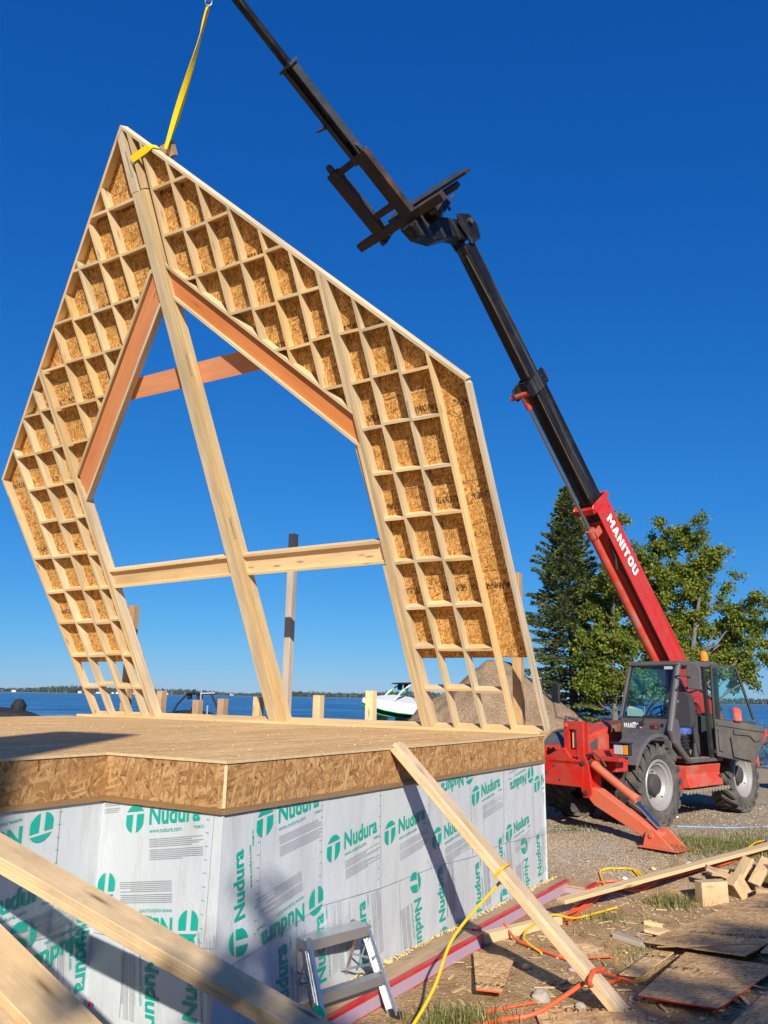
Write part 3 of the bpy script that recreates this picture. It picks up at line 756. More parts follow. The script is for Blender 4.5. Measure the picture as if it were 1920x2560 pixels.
# ------------------------------------------------------------------ gable wall frame, tilted towards the deck
GO = V((-1.726, 12.985, -.41))
gable = empty("gable_wall_frame", frame(GO, D_, NN, UP))
tag(gable, "big timber gable wall frame with OSB sheathing being tilted up by the crane sling", "wall frame")
DEP = .14
def clipline(poly, p, n):
    out = []
    for i in range(len(poly)):
        A, B = poly[i], poly[(i + 1) % len(poly)]
        da = (A[0] - p[0]) * n[0] + (A[1] - p[1]) * n[1]; db = (B[0] - p[0]) * n[0] + (B[1] - p[1]) * n[1]
        if da >= 0: out.append(A)
        if da * db < 0: t = da / (da - db); out.append((A[0] + (B[0] - A[0]) * t, A[1] + (B[1] - A[1]) * t))
    return out
AP = (.14, 9.09); EL = (-4.75, 4.63); ER = (4.44, 4.72)
def below(poly, a, b_, gap=0.0):        # keep what lies below line a->b (a left of b)
    d = (b_[0] - a[0], b_[1] - a[1]); l = math.hypot(*d); n = (d[1] / l, -d[0] / l)
    return clipline(poly, (a[0] + n[0] * gap, a[1] + n[1] * gap), n)
def above(poly, a, b_, gap=0.0):
    d = (b_[0] - a[0], b_[1] - a[1]); l = math.hypot(*d); n = (-d[1] / l, d[0] / l)
    return clipline(poly, (a[0] + n[0] * gap, a[1] + n[1] * gap), n)
TH = .039
def underroof(poly, gap=TH + .001): return below(below(poly, EL, AP, gap), AP, ER, gap)
HLU, HLD = (-2.76, 4.52), (.03, 7.21); HRU, HRD = (.24, 7.20), (2.80, 4.56)
def member(name, poly, q0=0.0, q1=DEP, mat=None, grain=None, bevel=.0):
    if len(poly) < 3: return None
    b = MB(); b.prism(poly, (0, 0, 0), (1, 0, 0), (0, 0, 1), (0, 1, 0), q0, q1, grain)
    return b.build(name, mat or M['spf'], gable, bevel)
def quad_v(u0, u1, wd, v0, v1, dl=0.0):   # a slim upright: left edge runs u0 (at v0) -> u1 (at v1)
    return [(u0, v0), (u0 + wd, v0), (u1 + wd, v1), (u1, v1)]
# rafters and outer studs
def strip(a, b_, t):
    d = (b_[0] - a[0], b_[1] - a[1]); l = math.hypot(*d); n = (d[1] / l, -d[0] / l)
    return [a, b_, (b_[0] + n[0] * t, b_[1] + n[1] * t), (a[0] + n[0] * t, a[1] + n[1] * t)]
member("rafter", clipline(strip(EL, AP, TH), AP, (-1, .04)), 0, DEP, M['spf'], (EL[0] - AP[0], EL[1] - AP[1]))
member("rafter", clipline(strip(AP, ER, TH), AP, (1, -.04)), 0, DEP, M['lsl'], (ER[0] - AP[0], ER[1] - AP[1]))
member("outer_stud", below(quad_v(-4.29, -4.75, TH, .0, 4.64), EL, AP, TH + .001), 0, DEP, M['spf'], (0, 1))
member("outer_stud", below(quad_v(4.56 - TH, 4.44 - TH, TH, .0, 4.78), AP, ER, TH + .001), 0, DEP, M['lsl'], (0, 1))
member("bottom_plate", [(-4.33, -.036), (4.56, -.036), (4.56, -.001), (-4.33, -.001)], 0, DEP, M['spf'], (1, 0))
# left side studs: bottom u, u per metre of rise
def lu(ub, ut, vt): return lambda v: ub + (ut - ub) * v / vt
Lst = [lu(-3.87, -4.16, 4.4), lu(-3.40, -3.65, 4.4), lu(-2.99, -3.18, 4.4)]
for i, f in enumerate(Lst):
    member("stud", underroof(quad_v(f(0), f(6.5), TH, 0, 6.5)), 0, DEP, M['lsl'], (0, 1))
LJ = lambda v: -2.76 - .035 * v
for k, (mt, e0) in enumerate((('lsl', 0), ('lsl2', .002), ('lsl', 0.))):
    w0 = .0465
    p = underroof(quad_v(LJ(0) + .047 * k, LJ(6.6) + .047 * k, w0, 0, 6.6))
    if k == 2: p = below(p, (-2.9, 4.13), (0, 6.88))
    member("jamb_ply", p, e0, DEP, M[mt], (0, 1))
Rst = [(3.205, 3.12), (3.62, 3.54), (4.06, 3.96)]
for i, (u0, u1) in enumerate(Rst):
    f = lu(u0, u1, 5.5); member("stud", underroof(quad_v(f(0), f(6.5), TH, 0, 6.5)), 0, DEP, M['lsl'] if i != 2 else M['spf'], (0, 1))
RJ = lambda v: 2.755 - .012 * v
for k, (mt, e0) in enumerate((('lsl', 0), ('lsl2', .002), ('lsl', 0.))):
    p = underroof(quad_v(RJ(0) + .047 * k, RJ(6.6) + .047 * k, .0465, 0, 6.6))
    if k == 0:
        member("jamb_ply", above(p, (.24, 7.205), (2.80, 4.565)), e0, DEP, M[mt], (0, 1)); p = below(p, (.24, 6.695), (2.80, 4.055))
    member("jamb_ply", p, e0, DEP, M[mt], (0, 1))
member("jamb_ply", [(2.70, 2.84), (2.7525, 2.84), (2.702, 4.15), (2.65, 4.20)], .03, DEP, M['lsl2'], (0, 1))
member("jamb_ply", [(2.70, .0), (2.7525, .0), (2.722, 2.44), (2.67, 2.44)], .0, DEP, M['lsl2'], (0, 1))
# king post
member("king_post_ply", [(-.09, 0), (.115, 0), (.15, 8.2), (.02, 8.2)], 0, DEP, M['lsl'], (0, 1))
member("king_post_ply", [(.117, 0), (.275, 0), (.265, 8.2), (.152, 8.2)], .002, DEP, M['lsl2'], (0, 1))
member("king_post_ply", underroof([(-.0, 8.21), (.14, 8.21), (.15, 9.2), (.03, 9.2)]), .004, DEP, M['lsl'], (0, 1))
member("king_post_ply", underroof([(.205, 8.21), (.275, 8.21), (.275, 9.2), (.215, 9.2)]), .0, DEP, M['lsl2'], (0, 1))
# studs over the headers
Ls2 = [-.515, -.95, -1.41, -1.86, -2.325]; Rs2 = [.335, .75, 1.155, 1.56, 1.965, 2.35]
def L2(k): return lambda v, k=k: (Ls2[k] - .03 * (v - 6.5) / 2)
def R2(k): return lambda v, k=k: (Rs2[k] + (.0 if k else .03 * (v - 7)))
for k in range(5):
    f = L2(k); member("stud", underroof(above(quad_v(f(4.5), f(9), TH, 4.5, 9.0), HLU, HLD, .001)), 0, DEP, M['spf' if k != 2 else 'lsl'], (0, 1))
for k in range(6):
    f = R2(k); member("stud", underroof(above(quad_v(f(4.5), f(9), TH, 4.5, 9.0), HRU, HRD, .001)), 0, DEP, M['spf'], (0, 1))
# blocking rows
def blocks(fl, fr, k0, k1, lower=None, seed=0, skip=()):
    R_ = random.Random(seed)
    for k in range(k0, k1):
        if k in skip: continue
        v = .585 + .63 * k + R_.uniform(-.028, .028); t = R_.uniform(-.008, .008)
        a, c = fl(v), fr(v)
        p = [(a, v - .038), (c, v - .038 + t), (c, v + t), (a, v)]
        p = underroof(p)
        if lower and len(p) > 2: p = above(p, *lower, .001)
        if len(p) < 3: continue
        A = abs(sum(p[i][0] * p[(i + 1) % len(p)][1] - p[(i + 1) % len(p)][0] * p[i][1] for i in range(len(p)))) / 2
        if A < .0035: continue
        member("blocking", p, 0.001, DEP, M['spf'] if R_.random() < .7 else M['lsl'], (1, 0))
rt_ = lambda f: (lambda v: f(v) + TH + .0005)
lf_ = lambda f: (lambda v: f(v) - .0005)
LO = lambda v: -4.29 - .46 * v / 4.64
blocks(rt_(LO), lf_(Lst[0]), 0, 5, seed=1); blocks(rt_(Lst[0]), lf_(Lst[1]), 0, 8, seed=2); blocks(rt_(Lst[1]), lf_(Lst[2]), 0, 9, seed=3); blocks(rt_(Lst[2]), lf_(LJ), 0, 9, seed=4)
RS = [lu(a, b_, 5.5) for a, b_ in Rst]
blocks(lambda v: RJ(v) + .1415, lf_(RS[0]), 0, 9, seed=5); blocks(rt_(RS[0]), lf_(RS[1]), 0, 9, seed=6); blocks(rt_(RS[1]), lf_(RS[2]), 0, 8, seed=7)
KL = lambda v: -.09 + .11 * v / 8.2 if v < 8.2 else 0.0
blocks(rt_(L2(0)), lf_(KL), 9, 13, (HLU, HLD), 8)
for k in range(1, 5): blocks(rt_(L2(k)), lf_(L2(k - 1)), 6, 13, (HLU, HLD), 8 + k)
blocks(lambda v: LJ(v) + .1415, lf_(L2(4)), 6, 10, (HLU, HLD), 14)
for k in range(0, 5): blocks(rt_(R2(k)), lf_(R2(k + 1)), 6, 13, (HRU, HRD), 20 + k)
blocks(rt_(R2(5)), lf_(RJ), 6, 10, (HRU, HRD), 26)
# sloping headers: two flanges and a sealed web set back
def header(a, b_, depth, name, sgn):
    d = (b_[0] - a[0], b_[1] - a[1]); l = math.hypot(*d); n = (d[1] / l, -d[0] / l); gx = d
    a = (a[0] - d[0] / l * .7, a[1] - d[1] / l * .7); b_ = (b_[0] + d[0] / l * .7, b_[1] + d[1] / l * .7)
    def s_(t0, t1, e=0):
        return [(a[0] + n[0] * t0, a[1] + n[1] * t0), (b_[0] + n[0] * t0, b_[1] + n[1] * t0), (b_[0] + n[0] * t1, b_[1] + n[1] * t1), (a[0] + n[0] * t1, a[1] + n[1] * t1)]
    def cut(p):
        if sgn < 0: return clipline(clipline(p, (-.02, 7), (-1, 0)), (LJ(4.3) + .141, 4), (1, .03))
        return clipline(clipline(p, (.272, 7), (1, 0)), (2.752, 4), (-1, 0))
    member("header_flange", cut(s_(0, .038)), 0, DEP, M['lsl'], gx); member("header_flange", cut(s_(depth - .038, depth)), 0, DEP, M['lsl'], gx)
    member("header_web", cut(s_(.0385, depth - .0385)), .048, .11, M['orange_lvl'], gx)
header(HLU, HLD, .385, "left", -1); header(HRU, HRD, .36, "right", 1)
# cross beam (transom)
for x0, x1, sl in ((LJ(2.6) + .142, -.055, .018), (.272, 2.70, .003)):
    t = (x1 - x0) * sl
    for nm, a, c, q0, q1, mt in (("beam_flange", 2.762, 2.80, 0, DEP, 'spf'), ("beam_flange", 2.47, 2.508, 0, DEP, 'spf'), ("beam_web", 2.5085, 2.7615, .05, .10, 'spf')):
        t0 = -.045 if x0 < 0 else -.005
        member(nm, [(x0, a + t0), (x1, a + t0 + t), (x1, c + t0 + t), (x0, c + t0)], q0, q1, M[mt], (1, 0))
# collar board behind the frame, lifting block
member("collar_board", [(-1.45, 5.445), (1.42, 5.415), (1.35, 5.735), (-1.1, 5.745)], .156, .20, M['orange_lvl'], (1, 0))
member("ridge_block", [(.60, 8.50), (.81, 8.505), (.81, 8.69), (.60, 8.68)], .156, .23, M['spf_dark'], (0, 1))
# sheathing
def sheath():
    b = MB(); uv0 = (0.0, 0.0)
    for poly in ([(LO(1.0), 1.0), (LJ(1) + .14, 1.0), (LJ(4.1) + .14, 4.2), (EL[0] + .01, 4.6)],
                 [(EL[0] + .01, 4.6), (LJ(4.1) + .14, 4.2), (.1, 6.9), (.14, 9.05)],
                 [(.14, 9.05), (.1, 6.9), (2.72, 4.25), (4.42, 4.70)],
                 [(2.70, 1.0), (4.54, .99), (4.42, 4.70), (2.72, 4.25)]):
        b.prism(poly, (0, 0, 0), (1, 0, 0), (0, 0, 1), (0, 1, 0), DEP + .0005, DEP + .0115, (1, 0), 0, uv0)
    return b.build("sheathing", M['osb'], gable)
sheath()
# mill print on the strand lumber
b = MB()
def gtext(t, u, v, h, rot, q=-.0015, face='front'):
    vs_, fs_, x0, x1 = text_geo(t, .004); k = h / .7; c, sn = math.cos(rad(rot)), math.sin(rad(rot))
    for f in fs_:
        P = [(u + (vs_[i][0] - x0) * k * c - vs_[i][1] * k * sn, q, v + (vs_[i][0] - x0) * k * sn + vs_[i][1] * k * c) for i in f]
        if (V(P[1]) - V(P[0])).cross(V(P[2]) - V(P[0])).y > 0: P = P[::-1]
        b.face(P)
gtext("TimberStrand LSL", .21, 5.9, .034, -91); gtext("TimberStrand LSL", .10, 8.75, .034, -91); gtext("TimberStrand LSL", .21, 3.4, .034, -91); gtext("TimberStrand LSL", 3.565, 4.6, .028, -90.5); gtext("TimberStrand LSL", -3.47, 2.1, .028, -86)
b.build("mill_print", M['print_grey'], gable)
# sole plate lying on the deck under the wall
b = MB(); p0 = GO + D_ * -4.72; p1 = GO + D_ * 4.46; c_ = (p0 + p1) / 2 + NH * .065
b.obox((c_.x, c_.y, -.4305), D_, NH, V((0, 0, 1)), (p1 - p0).length / 2, .085, .0185)
tag(b.build("sole_plate", M['spf'], None), "long flat pine board on the deck under the tilted wall frame", "board")
# ------------------------------------------------------------------ telehandler (x forward, y to its left, z up, origin under the front axle)
TF = V((-0.74711, -0.66470, 0)); TL = V((0.66470, -0.74711, 0)); TO = V((3.8714, 13.7915, -1.95))
TM = frame(TO, TF, TL, V((0, 0, 1)))
th = empty("telehandler", TM)
tag(th, "red and black telehandler with its long boom raised and cab door open", "telehandler")
def tp(b, name, mats, bevel=.008, parent=None, seg=2): return b.build(name, mats, parent or th, bevel, seg=seg)
X_, Y_, Z_ = V((1, 0, 0)), V((0, 1, 0)), V((0, 0, 1))

def wheel(x, y, side, steer=0.0):
    """agricultural tyre with chevron lugs; tyre mesh carries rim and hub"""
    R0, R1, Wd = .645, .36, .44
    b = MB(); half = Wd / 2
    prof = [(R1 - .01, -half * .62), (R1 + .03, -half * .80), (.47, -half * 1.02), (.55, -half), (.60, -half * .86), (.613, -half * .5), (.617, 0), (.613, half * .5), (.60, half * .86), (.55, half), (.47, half * 1.02), (R1 + .03, half * .8), (R1 - .01, half * .62)]
    b.lathe(prof, (0, 0, 0), (0, 1, 0), 56)
    def lug(a0, sg):
        # centre line from the middle of the tread, sweeping back and over the shoulder
        pts = []
        for t in (0, .25, .5, .75, 1.0, 1.18, 1.34):
            w_ = sg * half * min(1.0, t * 1.0) * 1.0; a = a0 + .30 * t ** 1.1 * (1 if True else 0)
            if t <= 1: r = .652 - .012 * t
            elif t < 1.3: r = .60; w_ = sg * half * 1.045
            else: r = .545; w_ = sg * half * 1.04
            pts.append((a, w_, r))
        hw = [.030, .030, .032, .034, .034, .030, .016]
        L, R_s, Lb, Rb = [], [], [], []
        for (a, w_, r), h in zip(pts, hw):
            for lst, da, rr in ((L, -h, r), (R_s, h, r), (Lb, -h * 1.35, min(r, .6) - .02), (Rb, h * 1.35, min(r, .6) - .02)):
                aa = a + da / .62; yy = w_ if lst in (L, R_s) else w_ * .96
                lst.append((rr * math.sin(aa), yy, rr * math.cos(aa)))
        for i in range(len(pts) - 1):
            for q in ((L[i], R_s[i], R_s[i + 1], L[i + 1]), (L[i], L[i + 1], Lb[i + 1], Lb[i]), (R_s[i], Rb[i], Rb[i + 1], R_s[i + 1])):
                n = (V(q[1]) - V(q[0])).cross(V(q[2]) - V(q[0])); c_ = (V(q[0]) + V(q[2])) / 2
                b.face(q if True else q[::-1])
        b.face([L[0], R_s[0], Rb[0], Lb[0]])
    N = 20
    for k in range(N):
        lug(k * 2 * math.pi / N, 1); lug((k + .5) * 2 * math.pi / N, -1)
    o = b.build("wheel", M['tyre'], th); o.location = (x, y, .645); o.rotation_euler = (0, random.uniform(0, 1), steer)
    b = MB(); s = side
    rp = [(R1 + .035, s * half * .84), (R1 + .025, s * half * .9), (R1 + .0, s * half * .88), (R1 - .015, s * half * .7), (R1 - .05, s * half * .66), (R1 - .065, s * half * .5), (.24, s * half * .18), (.17, s * half * .12), (.0, s * half * .12)]
    b.lathe(rp, (0, 0, 0), (0, 1, 0), 40); b.build("rim", M['rim'], o)
    b = MB(); b.lathe([(.165, s * half * .1), (.16, s * half * .45), (.145, s * half * .62), (.125, s * half * .66), (.0, s * half * .66)], (0, 0, 0), (0, 1, 0), 28)
    for k in range(10):
        a = k * math.pi / 5; b.lathe([(.016, s * half * .14), (.016, s * half * .26), (0, s * half * .26)], (.205 * math.cos(a), 0, .205 * math.sin(a)), (0, 1, 0), 6)
    b.build("hub", M['hub'], o)
    b = MB(); b.tube([(.30 * math.cos(4.0), s * half * .3, .30 * math.sin(4.0)), (.27 * math.cos(4.0), s * half * .5, .27 * math.sin(4.0))], .012, 6); b.build("valve", M['black_plastic'], o)
    return o
wheel(0, .72, 1, -.03); wheel(-2.98, .72, 1, .02); wheel(0, -.72, -1, -.03); wheel(-2.98, -.72, -1, .02)
# axles and chassis
b = MB(); b.tube([(0, -.5, .645), (0, .5, .645)], .11, 12); b.box(-.16, .16, -.22, .22, .5, .82); tp(b, "axle", M['black_plastic'])
b = MB(); b.tube([(-2.98, -.5, .645), (-2.98, .5, .645)], .11, 12); b.box(-3.14, -2.82, -.22, .22, .5, .82); tp(b, "axle", M['black_plastic'])
b = MB(); b.box(-3.7, 1.15, -.36, -.10, .66, 1.06); b.box(-3.7, 1.15, .02, .16, .66, 1.0); b.box(-3.0, -.6, -.1, .12, .62, .8); b.box(-3.75, -3.35, -.9, .9, .75, 1.35)
tp(b, "chassis", M['red_low'], .015)
# boom pivot towers at the back, engine hood on the right
b = MB()
for y in (-.46, .12): b.prism([(-3.7, 1.0), (-2.5, 1.0), (-2.85, 2.0), (-3.2, 2.15), (-3.55, 2.05)], (0, y, 0), X_, Z_, Y_, 0, .04)
tp(b, "boom_mount", M['red'])
b = MB(); b.prism([(-2.6, .75), (.05, .75), (.05, 1.15), (-.15, 1.36), (-1.2, 1.55), (-2.6, 1.62)], (0, -1.02, 0), X_, Z_, Y_, 0, .56)
tp(b, "engine_hood", M['red_low'], .05, seg=3)
b = MB(); b.prism([(-.4, .7), (.2, .7), (.14, 1.12), (-.38, 1.3)], (0, -1.03, 0), X_, Z_, Y_, -.004, .58); tp(b, "hood_grille", M['grey_plastic'], .01)
# front stabiliser frame
b = MB()
b.prism([(-1.15, .66), (.50, .66), (.54, 1.03), (.30, 1.08), (.20, 1.22), (.14, 1.22), (-.22, 1.05), (-1.15, 1.0)], (1.18, 0, 0), Y_, Z_, X_, 0, .34)
b.box(.55, 1.25, -.62, .62, .98, 1.06); b.box(.55, 1.3, .50, .58, 1.0, 1.2); b.box(.55, 1.3, -.62, -.54, 1.0, 1.2)
b.prism([(.5, .98), (1.52, .98), (1.52, 1.04), (.5, 1.04)], (0, 0, 0), X_, Z_, Y_, -1.1, .54)
tp(b, "stabiliser_frame", M['red'], .012)
b = MB(); b.box(1.0, 1.26, .58, .99, 1.05, 1.11); b.box(.72, 1.06, .58, .80, .88, 1.05); tp(b, "front_bracket", M['red'], .01)
# upright lug with a slot
b = MB()
for x0 in (1.30, 1.44):
    b.prism([(.17, 1.1), (.26, 1.1), (.26, 1.62), (.17, 1.62)], (x0, 0, 0), Y_, Z_, X_, 0, .05); b.prism([(.40, 1.1), (.52, 1.1), (.52, 1.60), (.40, 1.62)], (x0, 0, 0), Y_, Z_, X_, 0, .05)
    b.prism([(.26, 1.50), (.40, 1.50), (.40, 1.62), (.26, 1.62)], (x0, 0, 0), Y_, Z_, X_, 0, .05); b.prism([(.26, 1.1), (.40, 1.1), (.40, 1.2), (.26, 1.2)], (x0, 0, 0), Y_, Z_, X_, 0, .05)
b.box(1.34, 1.45, .17, .21, 1.1, 1.6); b.prism([(-.22, 1.06), (.19, 1.06), (.19, 1.27)], (1.36, 0, 0), Y_, Z_, X_, 0, .05)
tp(b, "upright_lug", M['red'], .006)
b = MB(); b.tube([(1.27, .22, 1.56), (1.53, .22, 1.56)], .03, 12); tp(b, "lug_pin", M['red_low'], 0)
b = MB(); b.box(1.36, 1.43, .28, .36, 1.22, 1.48); tp(b, "level_gauge", M['osb_edge'], .01)
# stabilisers: left one reaches down to the ground
def stabiliser(sg):
    st = MB()
    P = lambda y, z, x=1.36: V((x, sg * y, z))
    for x in (1.22, 1.48):
        st.prism([(sg * .42, 1.12), (sg * .55, 1.12), (sg * .61, .98), (sg * .65, .60), (sg * .60, .52), (sg * .50, .52), (sg * .46, .66)], (x, 0, 0), Y_, Z_, X_, 0, .035)
    o = tp(st, "stabiliser", M['red'], .006)
    for y, z in ((.53, 1.02), (.57, .60)): b = MB(); b.tube([P(y, z, 1.19), P(y, z, 1.55)], .035, 14); b.build("pivot_pin", M['hub'], o)
    b = MB(); p0, p1 = P(.57, .60), P(1.60, .10); d, s, u = orth(p1 - p0, (0, 0, 1))
    if sg > 0:
        b.prism([(-.05, -.06), (.15, -.13), (1.0, -.095), (1.2, -.05), (1.2, .05), (.9, .085), (.1, .11), (-.05, .05)], p0, d, u, s, -.10, .10, (1, 0))
    else:
        b.prism([(-.05, -.06), (.15, -.13), (1.0, -.095), (1.2, -.05), (1.2, .05), (.9, .085), (.1, .11), (-.05, .05)], p0, d, u, s, -.10, .10, (1, 0))
    b.build("leg", M['orange'], o, .01)
    c0, c1 = P(.60, 1.0), P(1.30, .56); c2 = P(1.63, .22)
    b = MB(); b.tube([c0, c0 + (c1 - c0) * .02, c1], .062, 18); b.tube([c0 + (c1 - c0) * .93, c1 + (c1 - c0) * .02], .07, 18); b.build("ram", M['orange'], o)
    b = MB(); b.tube([c1 - (c1 - c0) * .2, c2], .03, 14); b.build("ram_rod", M['chrome'], o)
    b = MB(); q = V((0, 0, .072)); b.tube([c0 + (c1 - c0) * .22 + q, c0 + (c1 - c0) * .8 + q, c0 + (c1 - c0) * .9 + q * .9], .012, 8); b.tube([P(.45, 1.12), P(.62, 1.16), P(.75, 1.08), P(.82, .98)], .017, 8); b.build("ram_hose", M['hub'], o)
    # pad: two cheek plates on a sole
    gz = g(*(TM @ V((1.36, sg * 1.72, 0))).to_2d()) - TO.z + .012
    b = MB()
    for x in (1.17, 1.52):
        b.prism([(sg * 1.47, gz + .02), (sg * 1.93, gz + .02), (sg * 1.73, .15), (sg * 1.66, .21), (sg * 1.57, .21), (sg * 1.52, .15)], (x, 0, 0), Y_, Z_, X_, 0, .03)
    b.prism([(sg * 1.42, 0), (sg * 2.0, 0), (sg * 2.04, .02), (sg * 1.42, .02)], (1.13, 0, gz), Y_, Z_, X_, 0, .45)
    b.tube([P(1.61, .13, 1.15), P(1.61, .13, 1.57)], .035, 14)
    b.build("foot_pad", M['orange'], o, .005)
stabiliser(1); stabiliser(-1)
# headlights
for sg in (1, -1):
    b = MB(); b.prism([(0, 0), (.26, 0), (.26, .17), (0, .17)], (1.06, sg * .96 - .13, 1.14), Y_, Z_, X_, 0, .10); b.prism([(-.02, 0), (.28, 0), (.28, .02), (-.02, .02)], (1.04, sg * .96 - .13, 1.312), Y_, Z_, X_, 0, .16)
    o = tp(b, "headlight", M['black_plastic'], .006)
    a, c_ = ((.015, .165), (.175, .248)) if sg > 0 else ((.095, .245), (.012, .085))
    b = MB(); b.box(1.158, 1.172, sg * .96 - .13 + a[0], sg * .96 - .13 + a[1], 1.155, 1.30); b.build("lens", M['lens'], o, .005)
    b = MB(); b.box(1.158, 1.174, sg * .96 - .13 + c_[0], sg * .96 - .13 + c_[1], 1.155, 1.30); b.build("indicator", M['amber'], o, .005)
# fenders
def fender(x, y0, y1, name="fender"):
    b = MB(); r0, r1 = .76, .785; A0, A1 = (-.42, 1.15) if x > -1 else (-.9, .9); n = 14
    for i in range(n):
        a0, a1 = A0 + (A1 - A0) * i / n, A0 + (A1 - A0) * (i + 1) / n
        P = lambda r, a, y: (x + r * math.sin(a), y, .66 + r * math.cos(a))
        b.face([P(r1, a0, y0), P(r1, a1, y0), P(r1, a1, y1), P(r1, a0, y1)][::-1], None, 0, True); b.face([P(r0, a0, y0), P(r0, a1, y0), P(r0, a1, y1), P(r0, a0, y1)], None, 0, True)
        for y in (y0, y1): b.face([P(r0, a0, y), P(r1, a0, y), P(r1, a1, y), P(r0, a1, y)])
        # drooping lip
        b.face([P(r1, a0, y1), P(r1, a1, y1), P(r1 - .06, a1, y1 + .02 * (1 if y1 > 0 else -1)), P(r1 - .06, a0, y1 + .02 * (1 if y1 > 0 else -1))], None, 0, True)
    for a in (A0, A1):
        P = lambda r, a, y: (x + r * math.sin(a), y, .66 + r * math.cos(a)); b.face([P(r0, a, y0), P(r1, a, y0), P(r1, a, y1), P(r0, a, y1)])
    o = b.build(name, M['black_plastic'] if x < -1 else M['grey_plastic'], th); return o
fender(0, .50, .93); fender(0, -.50, -.93); 
# mirror arm on the right front corner
b = MB(); b.tube([(.55, -.45, 1.1), (.55, -.46, 1.62), (.58, -.62, 1.66), (.58, -.66, 1.9)], .016, 8); b.tube([(.35, -.35, 1.62), (.6, -.40, 1.66), (.85, -.15, 1.3), (.9, 0, 1.05)], .03, 10); tp(b, "mirror_arm", M['grey_plastic'], 0)
b = MB(); b.prism([(-.09, 0), (.09, 0), (.10, .28), (.06, .33), (-.06, .33), (-.10, .28)], (.58, -.64, 1.9), V((.25, 1, 0)).normalized(), Z_, V((1, -.25, 0)).normalized(), -.045, .0); tp(b, "mirror", M['black_plastic'], .012)
# ---------------- cab
CX0, CX1 = -.38, -2.15        # front at sill height / back
ca = MB()
# lower front panel, left flank, sill, back wall, roof
ca.prism([(.02, 1.30), (.93, 1.18), (.93, 1.66), (.02, 1.66)], (-.40, 0, 0), Y_, Z_, X_, -.04, .0)
ca.prism([(-.42, 1.66), (-.40, 1.40), (-.62, 1.18), (-.86, .98), (-.95, .96), (-.62, 1.62), (-.45, 1.66)], (0, .90, 0), X_, Z_, Y_, -.02, .0)
ca.prism([(.0, 1.25), (.06, 1.25), (.06, 1.66), (.0, 1.66)], (0, 0, 0), Y_, Z_, X_, -2.15, -.42)
ca.prism([(.02, 1.02), (.93, 1.02), (.93, 1.7), (.02, 1.7)], (-2.14, 0, 0), Y_, Z_, X_, -.04, 0)
cab = tp(ca, "cab", M['grey_plastic'], .012)
def cabp(b, name, mat, bev=.008): return b.build(name, mat, cab, bev, seg=2)
b = MB(); b.prism([(-.74, 0), (-.86, .035), (-2.15, .06), (-2.28, .02), (-2.28, -.05), (-.74, -.05)], (0, 0, 2.60), X_, Z_, Y_, .0, .97); cabp(b, "roof", M['grey_plastic'], .03)
# pillars: the broad left front pillar sweeps down to the step
b = MB(); b.tube([(-.82, .93, 2.58), (-.70, .935, 2.3), (-.45, .945, 1.70), (-.37, .945, 1.48), (-.45, .95, 1.32), (-.88, .95, 1.0), (-.98, .95, .97)], [.05, .055, .057, .058, .055, .05, .045], 12); cabp(b, "front_pillar", M['grey_plastic'], 0)
b = MB(); b.bar((-.80, .03, 2.58), (-.40, .03, 1.66), .05, .06); cabp(b, "front_pillar", M['grey_plastic'])
b = MB(); b.bar((-1.78, .93, 1.0), (-1.70, .93, 2.6), .07, .06, (1, 0, 0)); cabp(b, "door_pillar", M['black_plastic'])
for y in (.03, .92): b = MB(); b.bar((-2.14, y, 1.2), (-2.2, y, 2.6), .06, .06, (1, 0, 0)); cabp(b, "rear_pillar", M['black_plastic'])
b = MB(); b.box(-2.15, -.86, .62, .96, .94, 1.0); b.box(-1.9, -.9, .1, .62, .92, .96); cabp(b, "door_sill", M['grey_plastic'], .012)
b = MB(); b.box(-1.75, -.8, .1, .9, 1.001, 1.012); b.prism([(-1.72, 1.0), (-.98, 1.0), (-1.03, 1.10), (-1.72, 1.12)], (0, .60, 0), X_, Z_, Y_, 0, .012); cabp(b, "floor_mat", M['mat_floor'], 0)
# glazing
def pane(pts, name, mat, t=.006, frame_=None, par=None):
    P = [V(p) for p in pts]; n = (P[1] - P[0]).cross(P[2] - P[0]).normalized(); b = MB(); b.face(P); b.face([p - n * t for p in P][::-1])
    for i in range(len(P)): j = (i + 1) % len(P); b.face([P[i], P[i] - n * t, P[j] - n * t, P[j]])
    o = b.build(name, mat, par or cab)
    if frame_:
        b = MB()
        for i in range(len(P)): b.bar(P[i], P[(i + 1) % len(P)], frame_, frame_ * .8, n)
        b.build(name + "_seal", M['black_plastic'], o)
    return o
pane([(-.405, .07, 1.68), (-.405, .885, 1.68), (-.80, .875, 2.57), (-.80, .085, 2.57)], "windshield", M['glass'], .006, .022)
pane([(-2.16, .08, 1.72), (-2.16, .88, 1.72), (-2.2, .88, 2.56), (-2.2, .08, 2.56)], "rear_window", M['glass'], .006, .022)
pane([(-.46, .02, 1.68), (-2.12, .02, 1.68), (-2.18, .02, 2.55), (-.82, .02, 2.55)], "side_window", M['glass'], .006, .022)
b = MB(); b.box(-.83, -.76, .70, .84, 2.49, 2.54); b.prism([(.05, 0), (.40, 0), (.34, .11), (.10, .17), (.05, .12)], (-.47, .06, 1.69), Y_, Z_, V((-.4, 0, .9)).normalized(), 0, .004); cabp(b, "papers", M['lens'], 0)
# wiper
b = MB(); b.tube([(-.37, .46, 1.60), (-.40, .52, 1.76), (-.50, .64, 1.98)], .012, 6); b.tube([(-.39, .50, 1.74), (-.56, .80, 2.10)], .011, 6); b.tube([(-.36, .42, 1.56), (-.40, .66, 1.92)], .011, 6); b.lathe([(.035, -.03), (.035, .03), (0, .03)], (-.36, .44, 1.58), (1, 0, 0), 10); cabp(b, "wiper", M['black_plastic'], 0)
